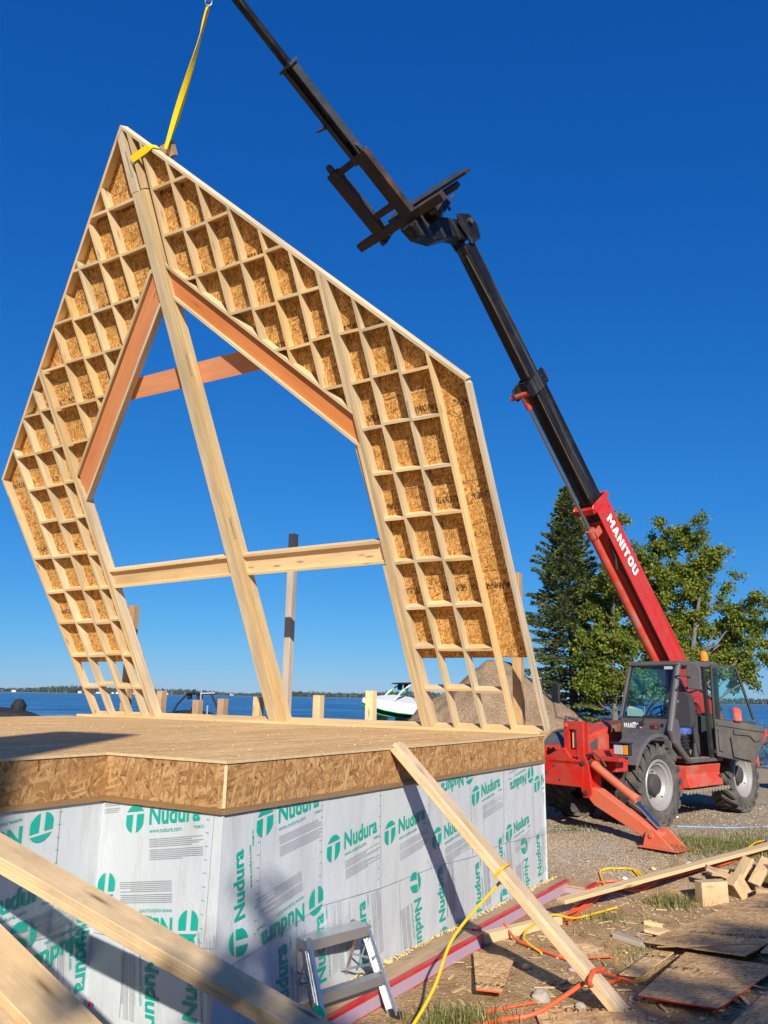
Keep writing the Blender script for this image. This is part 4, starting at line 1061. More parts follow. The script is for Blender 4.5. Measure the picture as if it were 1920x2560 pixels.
# lettering on the nose panel
def lettering(t, O, X, Y, h, mat, name, par, bold=.02, sx=1.0, lift=.0):
    vs_, fs_, x0, x1 = text_geo(t, bold); k = h / .7; O, X, Y = V(O), V(X).normalized(), V(Y).normalized(); n = X.cross(Y); b = MB()
    for f in fs_:
        P = [O + X * ((vs_[i][0] - x0) * k * sx) + Y * (vs_[i][1] * k) + n * lift for i in f]
        if (P[1] - P[0]).cross(P[2] - P[0]).dot(n) < 0: P = P[::-1]
        b.face(P)
    return b.build(name, mat, par)
def block_letters(t, O, X, Y, h, mat, name, par, lift=.004, sx=1.0, overbar=False):
    """heavy block capitals built from convex pieces"""
    def ring(w, half=False):
        o = [(.2, 0), (w - .2, 0), (w, .22), (w, .78), (w - .2, 1), (.2, 1), (0, .78), (0, .22)]; c = [(.30, .24), (w - .30, .24), (w - .27, .3), (w - .27, .7), (w - .30, .76), (.30, .76), (.27, .7), (.27, .3)]
        return [[o[i], o[(i + 1) % 8], c[(i + 1) % 8], c[i]] for i in range(8)]
    G = {'I': (.28, [[(0, 0), (.28, 0), (.28, 1), (0, 1)]]), 'T': (.76, [[(0, .75), (.76, .75), (.76, 1), (0, 1)], [(.24, 0), (.52, 0), (.52, .75), (.24, .75)]]),
         'N': (.82, [[(0, 0), (.26, 0), (.26, 1), (0, 1)], [(.56, 0), (.82, 0), (.82, 1), (.56, 1)], [(.26, 1), (.26, .62), (.56, 0), (.56, .38)]]),
         'M': (1.02, [[(0, 0), (.25, 0), (.25, 1), (0, 1)], [(.77, 0), (1.02, 0), (1.02, 1), (.77, 1)], [(.25, 1), (.25, .60), (.51, .18), (.51, .58)], [(.77, 1), (.51, .58), (.51, .18), (.77, .60)]]),
         'A': (.86, [[(0, 0), (.27, 0), (.43, .62), (.43, 1), (.29, 1)], [(.86, 0), (.59, 0), (.43, .62), (.43, 1), (.57, 1)], [(.21, .16), (.65, .16), (.60, .36), (.26, .36)]]),
         'O': (.82, ring(.82)), 'U': (.80, [[(0, .22), (.26, .28), (.26, 1), (0, 1)], [(.80, .22), (.80, 1), (.54, 1), (.54, .28)], [(0, .22), (.2, 0), (.32, .24), (.26, .28)], [(.2, 0), (.6, 0), (.48, .24), (.32, .24)], [(.6, 0), (.80, .22), (.54, .28), (.48, .24)]])}
    O, X, Y = V(O), V(X).normalized(), V(Y).normalized(); n = X.cross(Y); b = MB(); x = 0.0
    for ch in t:
        w_, pcs = G[ch]
        for p in pcs:
            P = [O + X * ((x + q[0]) * h * sx) + Y * (q[1] * h) + n * lift for q in p]
            if (P[1] - P[0]).cross(P[2] - P[0]).dot(n) < 0: P = P[::-1]
            b.face(P)
        if overbar and ch == 'I':
            P = [O + X * ((x + q[0]) * h * sx) + Y * (q[1] * h) + n * lift for q in ((0, 1.0), (1.1, 1.0), (1.1, 1.16), (0, 1.16))]; b.face(P if (P[1] - P[0]).cross(P[2] - P[0]).dot(n) > 0 else P[::-1])
        x += w_ + .12
    return b.build(name, mat, par)
block_letters("MANITOU", (-.396, .085, 1.50), Y_, Z_, .080, M['white'], "lettering", cab, .004, .68, True)
b = MB(); b.box(-.399, -.395, .57, .73, 1.49, 1.55); b.box(-.399, -.394, .66, .71, 1.505, 1.54, 1); cabp(b, "sticker", [M['black_plastic'], M['red_tape']], 0)
lettering("LEAVITT", (-.396, .565, 1.565), Y_, Z_, .035, M['red_tape'], "lettering", cab, .01, .9, .004)
b = MB(); b.lathe([(.03, 0), (.03, .012), (.018, .014), (0, .010)], (-.40, .80, 1.56), (1, 0, 0), 14); cabp(b, "lock_knob", M['black_plastic'], 0)
# seat, bellows, console, steering wheel
b = MB(); b.prism([(-.27, 0), (.27, 0), (.31, .12), (.26, .55), (.18, .64), (-.18, .64), (-.26, .55), (-.31, .12)], (-1.58, .46, 1.48), Y_, V((-.16, 0, 1)).normalized(), V((1, 0, .16)).normalized(), -.07, .09); seat = cabp(b, "seat", M['fabric'], .04)
b = MB(); b.box(-1.55, -1.10, .20, .73, 1.38, 1.50); b.build("cushion", M['blue_cloth'], seat, .04, seg=3)
b = MB()
for i in range(6): b.box(-1.5 + .01 * (i % 2), -1.14 - .012 * (i % 2), .23 + .012 * (i % 2), .70 - .012 * (i % 2), 1.0 + i * .062, 1.05 + i * .062)
b.build("bellows", M['black_plastic'], seat, .015)
lettering("MANITOU", (-1.50, .31, 1.93), Y_, V((-.16, 0, 1)), .045, M['lens'], "lettering", seat, .01, .8, .012)
b = MB()
for i in range(6): b.lathe([(.085 - i * .01, 0), (.075 - i * .01, .035), (.07 - i * .01, .04)], (-1.45, .80, 1.01 + i * .04), (0, 0, 1), 14)
b.tube([(-1.45, .80, 1.25), (-1.43, .80, 1.5)], .012, 8); cabp(b, "lever_boot", M['black_plastic'], 0)
b = MB(); b.prism([(-.44, 1.02), (-.75, 1.02), (-.88, 1.45), (-.80, 1.66), (-.44, 1.68)], (0, .52, 0), X_, Z_, Y_, 0, .36); b.prism([(-.42, 1.1), (-.6, 1.1), (-.62, 1.66), (-.42, 1.66)], (0, .06, 0), X_, Z_, Y_, 0, .46); cabp(b, "console", M['grey_plastic'], .03)
b = MB(); c_ = V((-.98, .48, 1.78)); ax = V((.5, 0, .87)).normalized(); a_, b__ = Y_, ax.cross(Y_)
b.tube([c_ + (a_ * math.cos(t * math.pi / 12) + b__ * math.sin(t * math.pi / 12)) * .19 for t in range(25)], .016, 8, 0, False); b.tube([c_, c_ - ax * .25], .03, 8)
for t in (0, 8, 16): b.tube([c_, c_ + (a_ * math.cos(t * math.pi / 12) + b__ * math.sin(t * math.pi / 12)) * .19], .012, 6)
cabp(b, "steering_wheel", M['black_plastic'], 0)
# hoses and red uprights seen through the cab
b = MB(); b.tube([(-2.45, .2, 2.2), (-2.5, .45, 2.28), (-2.5, .7, 2.15), (-2.45, .85, 1.8)], .022, 8); b.tube([(-2.45, .2, 2.1), (-2.52, .42, 2.18), (-2.5, .66, 2.0), (-2.45, .8, 1.7)], .02, 8); tp(b, "hydraulic_hose", M['black_plastic'], 0)
b = MB(); b.box(-2.75, -2.45, -.1, .75, 1.0, 1.75); tp(b, "tank", M['red_low'], .03)
# open door, hinged on the rear pillar and swung right back
dd = V((math.cos(rad(140)), math.sin(rad(140)), 0)); dn = V((-dd.y, dd.x, 0)); DO = V((-1.80, .985, 0))
def D3(r, z, t=0.0): return DO + dd * r + Z_ * z + dn * t
b = MB(); b.prism([(.02, 1.03), (.22, .99), (.62, .93), (.70, .95), (.86, 1.25), (.93, 1.44), (.93, 1.52), (.60, 1.60), (.02, 1.66)], DO, dd, Z_, dn, -.03, .03); door = cabp(b, "door", M['door_plastic'], .015)
sgn_in = 1 if (TM.to_3x3() @ dn).dot(-(TM @ DO)) > 0 else -1      # the side that shows
b = MB()
b.prism([(.05, 1.55), (.90, 1.44), (.92, 1.50), (.05, 1.62)], DO, dd, Z_, dn, sgn_in * .03, sgn_in * .05)
b.prism([(.06, 1.12), (.13, 1.10), (.15, 1.48), (.06, 1.50)], DO, dd, Z_, dn, sgn_in * .03, sgn_in * .055)
b.prism([(.30, 1.02), (.60, .96), (.74, 1.12), (.62, 1.21), (.36, 1.22), (.33, 1.36), (.27, 1.36)], DO, dd, Z_, dn, sgn_in * .03, sgn_in * .075)
b.prism([(.34, 1.40), (.62, 1.38), (.70, 1.28), (.80, 1.30), (.88, 1.42), (.60, 1.47), (.34, 1.49)], DO, dd, Z_, dn, sgn_in * .03, sgn_in * .06)
b.build("door_pocket", M['door_plastic'], door, .014, seg=2)
b = MB(); b.prism([(.84, 1.20), (.945, 1.42), (.945, 1.50), (.915, 1.50)], DO, dd, Z_, dn, -.035, .035); b.build("door_edge", M['red'], door, .004)
b = MB()
fr = [(.03, 1.66), (.045, 2.585), (.42, 2.585), (.50, 2.54), (.74, 1.66)]
for i in range(4): b.bar(D3(*fr[i]), D3(*fr[i + 1]), .035, .04, dn)
b.bar(D3(.03, 1.64), D3(.76, 1.60), .045, .05, dn); b.build("door_frame", M['black_plastic'], door)
pane([D3(.05, 1.66), D3(.73, 1.64), D3(.49, 2.53), (D3(.42, 2.575)), D3(.06, 2.575)], "door_glass", M['glass_door'], .006, None, door)
b = MB(); b.prism([(.36, 1.62), (.50, 1.62), (.50, 1.80), (.46, 1.86), (.34, 1.86)], DO, dd, Z_, dn, -.09, -.05); b.build("door_latch", M['red_low'], door, .02)
for q in ((-1.82, -1.74, .93, 1.02, 1.08, 1.14), (-1.80, -1.72, .93, 1.0, 2.35, 2.42)): b = MB(); b.box(*q); b.build("hinge", M['black_plastic'], door)
# mirror on the left pillar, beacon
b = MB(); b.tube([(-.66, .95, 2.36), (-.62, 1.05, 2.38), (-.70, 1.20, 2.36)], .013, 8); b.tube([(-.60, .95, 2.15), (-.58, 1.0, 2.13), (-.60, 1.03, 2.2)], .012, 8); cabp(b, "mirror_arm", M['black_plastic'], 0)
b = MB(); b.prism([(-.11, -.18), (.11, -.20), (.12, .16), (.08, .20), (-.10, .20), (-.12, .16)], (-.72, 1.24, 2.34), V((-.2, 1, 0)).normalized(), Z_, V((1, .2, 0)).normalized(), -.05, 0); cabp(b, "mirror", M['grey_plastic'], .015)
b = MB(); b.lathe([(.075, -.02), (.075, .02), (.0, .02)], (-2.0, .82, 2.66), Z_, 18); bc = tp(b, "beacon", M['black_plastic'], 0)
b = MB(); b.lathe([(.068, .0), (.07, .09), (.062, .14), (.035, .175), (0, .18)], (-2.0, .82, 2.68), Z_, 20); b.build("beacon_lens", M['amber'], bc)
# side skirt tank and step
b = MB(); b.prism([(.95, .90), (.92, .76), (.98, .55), (.40, .50), (.40, .90)], (0, 0, 0), Y_, Z_, X_, -2.05, -.86); tp(b, "side_tank", M['red_low'], .012)
b = MB(); b.prism([(.42, .84), (.92, .84), (.86, .52), (.42, .48)], (0, 0, 0), Y_, Z_, X_, -.84, -.62); tp(b, "tank_bracket", M['red'], .012)
b = MB(); b.box(-2.25, -.62, .74, 1.0, .485, .515)
for i in range(14): b.box(-2.2 + i * .112, -2.14 + i * .112, .995, 1.01, .46, .53)
tp(b, "step", M['mat_floor'], .004)
b = MB(); b.lathe([(.03, 0), (.03, .03), (0, .03)], (-1.98, .95, .70), Y_, 10); tp(b, "step_light", M['hub'], 0)

# ---------------- boom
BP = V((-3.28, -.15, 1.9)); BA = rad(48.3); BF = V((math.cos(BA), 0, math.sin(BA))); BU = V((-math.sin(BA), 0, math.cos(BA)))
def bp(s, u, y): return BP + BF * s + BU * u + Y_ * y
def boomsec(s0, s1, hw, hu, mat, name, wall=None, cham=.03):
    b = MB(); c = cham
    poly = [(-hw + c, -hu), (hw - c, -hu), (hw, -hu + c), (hw, hu - c), (hw - c, hu), (-hw + c, hu), (-hw, hu - c), (-hw, -hu + c)]
    b.prism(poly, BP, Y_, BU, BF, s0, s1, (0, 1))
    return b
# red outer section: side plates proud of a recessed belly
b = MB()
for y0, y1 in ((.165, .19), (-.19, -.165)): b.prism([(-.2, -.26), (4.70, -.235), (4.80, -.15), (4.80, .22), (4.72, .25), (-.2, .27), (-.35, 0)], BP + Y_ * 0, BF, BU, Y_, y0, y1)
b.prism([(-.165, -.16), (.165, -.16), (.165, .24), (-.165, .24)], BP, Y_, BU, BF, -.2, 4.70)
red = tp(b, "boom", M['red'], .008)
b = MB(); b.prism([(.4, -.02), (4.35, -.02), (4.35, .02), (.4, .02)], BP, BF, BU, Y_, .188, .196); b.prism([(2.2, .19), (2.6, .235), (-.1, .24), (-.1, .19)], BP, BF, BU, Y_, .188, .20); b.build("rib", M['red'], red, .004)
b = MB()
cl = [(-.225, -.30), (.225, -.30), (.225, .30), (-.225, .30)]
b.prism([(4.74, -.30), (4.86, -.36), (4.90, -.30), (4.86, .29), (4.76, .30)], BP, BF, BU, Y_, .19, .215); b.prism([(4.74, -.30), (4.86, -.36), (4.90, -.30), (4.86, .29), (4.76, .30)], BP, BF, BU, Y_, -.215, -.19)
b.prism([(-.2, -.36), (.2, -.36), (.2, -.26), (-.2, -.26)], BP, Y_, BU, BF, 4.74, 4.86); b.prism([(-.2, .25), (.2, .25), (.2, .30), (-.2, .30)], BP, Y_, BU, BF, 4.74, 4.86)
b.build("boom_collar", M['red'], red, .008)
block_letters("MANITOU", bp(4.48, -.10, .199), -BF, BU, .205, M['white'], "lettering", red, .003, 1.04)
# extension ram: tube below the red section, rod up to the next collar
b = MB(); b.tube([bp(.4, -.40, -.02), bp(4.40, -.40, -.02)], .075, 18); b.tube([bp(4.30, -.40, -.02), bp(4.47, -.40, -.02)], .095, 18); b.prism([(4.30, -.44), (4.44, -.44), (4.44, -.20), (4.30, -.20)], BP, BF, BU, Y_, .06, .09); rm = b.build("extension_ram", M['red_low'], th)
b = MB(); b.tube([bp(4.4, -.40, -.02), bp(7.05, -.40, -.02)], .032, 14); b.build("ram_rod", M['steel'], rm)
b = MB(); b.tube([bp(4.0, -.19, .08), bp(3.7, -.20, .05), bp(3.3, -.21, .09), bp(.6, -.21, .09)], .022, 8); b.tube([bp(4.1, -.19, .12), bp(3.75, -.22, .10), bp(3.5, -.25, .02)], .025, 8); b.box(0, 0, 0, 0, 0, 0) if False else None; b.build("pipe", M['hub'], red)
# black sections
b = boomsec(4.5, 7.36, .145, .185, None, None, cham=.035); s2 = tp(b, "boom_section", M['blk'], 0)
b = MB(); b.prism([(4.7, .10), (7.3, .10), (7.3, .15), (4.7, .15)], BP, BF, BU, Y_, .145, .153); b.prism([(4.7, -.13), (7.3, -.13), (7.3, -.10), (4.7, -.10)], BP, BF, BU, Y_, .145, .153); b.build("rib", M['blk'], s2)
b = MB()
for y0, y1 in ((.145, .175), (-.175, -.145)): b.prism([(7.20, -.42), (7.30, -.46), (7.42, -.42), (7.46, -.1), (7.50, .20), (7.40, .27), (7.22, .24), (7.18, -.1)], BP, BF, BU, Y_, y0, y1)
b.prism([(-.15, -.21), (.15, -.21), (.15, -.18), (-.15, -.18)], BP, Y_, BU, BF, 7.2, 7.44); b.prism([(-.15, .19), (.15, .19), (.15, .24), (-.15, .24)], BP, Y_, BU, BF, 7.2, 7.44)
cb = b.build("boom_collar", M['blk'], s2, .006)
b = MB()
for s_, u_ in ((7.30, -.05), (7.38, .08), (7.28, .14), (7.40, .2)): b.lathe([(.014, 0), (.014, .01), (0, .012)], bp(s_, u_, .175), Y_, 8)
b.build("bolt", M['steel'], cb)
b = MB(); b.tube([bp(7.28, -.40, -.26), bp(7.28, -.40, .16)], .05, 14); b.build("ram_pin", M['red_low'], s2)
b = MB(); b.tube([bp(7.0, -.40, -.02), bp(7.28, -.40, -.02)], .05, 12); b.build("rod_eye", M['red_low'], s2)
b = boomsec(7.1, 9.95, .118, .15, None, None, cham=.03); s3 = tp(b, "boom_section", M['blk'], 0)
b = MB(); b.prism([(7.5, -.105), (9.9, -.105), (9.9, -.08), (7.5, -.08)], BP, BF, BU, Y_, .118, .124); b.prism([(7.5, .08), (9.9, .08), (9.9, .12), (7.5, .12)], BP, BF, BU, Y_, .118, .124); b.build("rib", M['blk'], s3)
# boom head and gooseneck down to the carriage
b = MB()
for y0, y1 in ((-.20, -.165), (.135, .17)):
    b.prism([(3.12, 9.48), (3.34, 9.28), (3.66, 9.52), (3.68, 9.70), (3.38, 9.82), (3.20, 9.70)], (0, -.15, 0), X_, Z_, Y_, y0, y1)
hd = tp(b, "boom_head", M['blk'], .006)
b = MB(); b.prism([(3.30, 9.55), (3.62, 9.64), (4.05, 9.50), (4.45, 9.36), (4.70, 9.05), (4.48, 8.95), (4.12, 9.02), (3.74, 9.26), (3.40, 9.34)], (0, -.15, 0), X_, Z_, Y_, -.13, .12); b.prism([(3.95, 9.72), (4.3, 9.78), (4.5, 9.35), (4.2, 9.3)], (0, -.15, 0), X_, Z_, Y_, -.3, .3); b.build("gooseneck", M['blk'], hd, .02)
b = MB(); b.tube([(3.42, -.40, 9.66), (3.42, .08, 9.66)], .05, 14); b.tube([(3.9, .0, 9.72), (3.9, .06, 9.84), (3.86, .1, 9.9)], .02, 8); b.build("pin", M['hub'], hd)
b = MB(); b.tube([(3.75, -.10, 9.78), (4.0, .0, 9.92), (4.25, .02, 9.82), (4.3, -.1, 9.6)], .025, 8); b.build("hose", M['black_plastic'], hd)
# carriage and fork frame, tilted 30 degrees
CA = V((4.473, -.15, 9.18)); ca_ = rad(30); CF = V((math.cos(ca_), 0, math.sin(ca_))); CU = V((-math.sin(ca_), 0, math.cos(ca_)))
def cp(f, l, u): return CA + CF * f + Y_ * l + CU * u
def cbox(b, f0, f1, l0, l1, u0, u1, mi=0):
    d = sorted([(f1 - f0, 0), (l1 - l0, 1), (u1 - u0, 2)]); A = [CF, Y_, CU]; L = [(f1 - f0) / 2, (l1 - l0) / 2, (u1 - u0) / 2]; g_ = d[2][1]; i, j, k = g_, (g_ + 1) % 3, (g_ + 2) % 3
    b.obox(cp((f0 + f1) / 2, (l0 + l1) / 2, (u0 + u1) / 2), A[i], A[j], A[k], L[i], L[j], L[k], mi)
b = MB(); cbox(b, .10, .24, -1.22, .72, -.02, .10); cbox(b, .02, .10, -.95, .72, .44, .56); cbox(b, .0, .08, -.8, -.7, .0, .5); cbox(b, .0, .08, .35, .45, .0, .5); cbox(b, .0, .08, -.3, -.1, .0, .5); car = b.build("carriage", M['rust'], th, .008)
b = MB()
P_ = [(-.75, .0), (.98, .0), (1.05, .05), (.98, .10), (.62, .28), (.52, .20), (.40, .24), (-.75, .24)]
b.prism(P_, cp(.14, 0, .44), Y_, CU, CF, 0, .05); 
for i in range(12): b.lathe([(.012, 0), (.012, .02), (0, .02)], cp(.17, -.6 + i * .125, .70 - (.0 if i < 9 else .03 * (i - 8))), CU, 6)
b.build("carriage_top_bar", M['blk2'], car, .005)
for l0 in (-.78, -.12):
    b = MB(); cbox(b, .22, 1.38, l0, l0 + .012, -.01, .12); cbox(b, .22, 1.38, l0 + .208, l0 + .22, -.01, .12); cbox(b, .22, 1.38, l0 + .012, l0 + .208, -.01, .002); cbox(b, .22, 1.38, l0 + .012, l0 + .208, .108, .12); b.build("fork_pocket", M['rust'], car, .003)
    b = MB(); b.prism([(.05, -.055), (1.42, -.055), (1.48, -.045), (1.51, -.02), (1.51, .02), (1.48, .045), (1.42, .055), (.05, .055)], cp(0, l0 + .11, .03), CF, Y_, CU, 0, .045); cbox(b, .05, .11, l0 + .055, l0 + .165, .03, .62); b.build("fork", M['blk2'], car, .004)
b = MB(); cbox(b, 1.27, 1.36, -.558, -.122, .0, .11); cbox(b, .40, .50, -.558, -.122, .0, .11); cbox(b, .5, 1.27, -.16, -.122, .02, .10); b.build("cross_member", M['rust'], car, .004)
# lifting jib: open channel with an inner beam drawn out
b = MB(); jy0, jy1, ju0, ju1 = -.165, .0, .0, .16
cbox(b, 1.25, 2.88, jy1 - .02, jy1, ju0, ju1); cbox(b, 1.25, 2.88, jy0, jy0 + .02, ju0, ju1); cbox(b, 1.25, 2.88, jy0 + .02, jy1 - .02, ju1 - .02, ju1); cbox(b, 1.25, 2.88, jy0 - .03, jy0 + .05, ju0 - .012, ju0); cbox(b, 1.25, 2.88, jy1 - .05, jy1 + .03, ju0 - .012, ju0) if False else None
jib = b.build("jib", M['blk2'], th, .003)
b = MB(); cbox(b, 2.86, 2.90, jy0 - .05, jy1 + .04, ju0 - .05, ju1 + .03); b.build("jib_collar", M['blk2'], jib, .003)
b = MB(); cbox(b, 1.6, 4.75, -.135, -.03, .02, .125); b.build("jib_extension", M['blk'], jib, .008)
b = MB(); b.tube([cp(1.95, -.2, .01), cp(1.97, -.22, -.08), cp(2.0, -.26, -.16)], [.03, .025, .012], 8); b.tube([cp(4.6, -.115, .1), cp(4.6, -.115, -.1)], .03, 8); b.build("jib_pin", M['blk'], jib)
# bolts, hoses and plates
for (x, y, z, ax) in ((1.53, -.9, .95, X_), (1.53, -.6, .95, X_), (1.53, -.3, .95, X_), (1.53, .0, .95, X_), (1.53, -.9, .75, X_), (1.53, .1, .75, X_), (1.53, -.3, .75, X_)):
    b = MB(); b.lathe([(.016, 0), (.016, .012), (0, .014)], (x - .005, y, z), ax, 6); b.build("bolt", M['hub'], th)
b = MB(); b.tube([(1.2, .30, 1.10), (1.3, .1, 1.16), (1.25, -.2, 1.12), (1.0, -.3, 1.1)], .018, 8); b.tube([(1.25, .36, 1.10), (1.34, .15, 1.20), (1.28, -.15, 1.15), (.95, -.25, 1.1)], .016, 8); b.build("front_hose", M['black_plastic'], th)
b = MB(); b.box(1.521, 1.524, -.55, -.15, .80, .86); b.build("scuff_plate", M['hub'], th)
b = MB(); b.tube([bp(5.0, -.2, .12), bp(6.2, -.205, .12), bp(7.2, -.2, .12)], .016, 6); b.tube([bp(7.5, -.165, .09), bp(8.8, -.168, .09), bp(9.8, -.17, .06)], .015, 6); b.build("boom_hose", M['hub'], th)
for s_, u_ in ((4.6, .16), (4.6, -.12), (4.3, .17), (3.2, .17), (2.7, .17)):
    b = MB(); b.lathe([(.014, 0), (.014, .01), (0, .012)], bp(s_, u_, .19), Y_, 6); b.build("bolt", M['hub'], red)
# sling and hook
def tw(v): return TM @ V(v)
HK = tw((8.27, -.15, 10.74)); JT = tw(tuple(cp(4.6, -.115, -.1)))
b = MB(); R0 = .045
b.tube([HK + V((R0 * math.sin(t * .5236), 0, R0 * 1.5 * math.cos(t * .5236) + .02)) for t in range(13)], .012, 8, 0, False)
mid = HK + V((0, 0, .09)); b.tube([JT, (JT + mid) / 2, mid], .014, 8); b.lathe([(.0, -.05), (.035, -.03), (.035, .03), (0, .05)], mid, (JT - mid), 10)
tag(b.build("lifting_hook", M['steel']), "steel lifting hook hanging above the gable peak at the top edge", "hook")
def gw(u, q, v): return GO + D_ * u + NN * q + UP * v
def strap():
    b = MB(); wd = .075
    def ribbon(P, Wv, t=.004):
        for i in range(len(P) - 1):
            a0, a1 = P[i] - Wv[i], P[i] + Wv[i]; c0, c1 = P[i + 1] - Wv[i + 1], P[i + 1] + Wv[i + 1]
            n = (a1 - a0).cross(c0 - a0).normalized() * t
            b.face([a0 + n, a1 + n, c1 + n, c0 + n], None, 0, True); b.face([a0 - n, c0 - n, c1 - n, a1 - n], None, 0, True); b.face([a0 - n, a0 + n, c0 + n, c0 - n]); b.face([a1 - n, c1 - n, c1 + n, a1 + n])
    top = HK + V((0, 0, -.03)); bot = gw(.72, .12, 8.60)
    d = (bot - top).normalized(); s = d.cross(V((0, 1, 0))).normalized(); t = d.cross(s).normalized(); P, Wv = [], []
    for i in range(25):
        k = i / 24; a = -.6 + 4.6 * k + .5 * math.sin(k * 6); P.append(top.lerp(bot, k) + s * .03 * math.sin(k * math.pi)); f = .55 + .45 * min(1, min(k, 1 - k) * 5); Wv.append((s * math.cos(a) + t * math.sin(a)) * wd / 2 * f)
    ribbon(P, Wv)
    P2 = [P[0]] + [p + t * .03 + s * .015 * math.sin(i * .3) for i, p in enumerate(P)][1:]; ribbon(P2, [(s * math.cos(.9 + i * .11) + t * math.sin(.9 + i * .11)) * wd / 2.2 for i in range(25)])
    so = b.build("lifting_strap", M['yellow']); b = MB()
    # wrap over the right rafter and down its front face
    dr = (D_ * (ER[0] - AP[0]) + UP * (ER[1] - AP[1])).normalized(); nr = (D_ * -(ER[1] - AP[1]) + UP * (ER[0] - AP[0])).normalized()
    c = D_ * .56 + UP * (9.09 - 1.0069 * .56 + .14) ; o0 = GO + c
    pts = [o0 + NN * .15 + nr * .015, o0 + NN * .0 + nr * .015, o0 - NN * .012 + nr * .0, o0 - NN * .012 - nr * .07 - dr * .05, o0 - NN * .014 - nr * .30 - dr * .22]
    ribbon(pts, [dr * .045] * 2 + [dr * .05] + [(dr - nr * .4).normalized() * .05] * 2)
    b.build("strap_wrap", M['yellow'], so); tag(so, "long yellow lifting strap from the hook to the gable peak", "strap")
strap()
# ------------------------------------------------------------------ posts beyond the deck
def post(x, y, z1, wd, mat, label, lean=0.0, name="timber_post", cat="post", group=None, z0=None, bands=()):
    z0 = g(x, y) - .3 if z0 is None else z0
    rt = MB(); rt.obox((0, 0, (z1 - z0) / 2), V((0, 0, 1)), D_, NH, (z1 - z0) / 2, wd / 2, wd / 2)
    o = rt.build(name, M[mat], None, .006); o.location = (x, y, z0); o.rotation_euler = (0, lean, 0)
    for (a, c_) in bands:
        b = MB(); b.obox((0, 0, (a + c_) / 2 - z0), V((0, 0, 1)), D_, NH, (c_ - a) / 2, wd / 2 + .004, wd / 2 + .004); b.build("black_band", M['black_board'], o)
    return tag(o, label, cat, group)
post(-1.552, 13.184, 2.70, .125, 'grey_wood', "tall grey timber post seen through the right half of the frame opening", .0)
post(1.915, 11.126, 1.76, .13, 'spf_dark', "tall brown timber post behind the right end of the frame", .0)
post(-4.793, 15.109, 1.63, .15, 'spf_dark', "tall dark timber post behind the left leg of the frame", .0)
for i, (x, y, z, lb) in enumerate(((-4.017, 14.694, .04, "short timber post stub beside the left leg of the frame"),
                     (-3.241, 14.233, -.11, "shortest pine post stub in front of the covered black boat"),
                     (-2.737, 13.934, -.08, "short pine post stub right of the covered black boat"),
                     (-2.06, 13.532, -.037, "short pine post stub just left of the king post"),
                     (-1.001, 12.903, .005, "short pine post stub standing alone against the lake"),
                     (-.152, 12.40, .085, "pine post stub in front of the white boat"))):
    post(x, y, z, .135, 'spf' if i > 2 else 'spf_dark', lb, .0, "post_stub", "post", "short post stubs along the lake side of the deck")
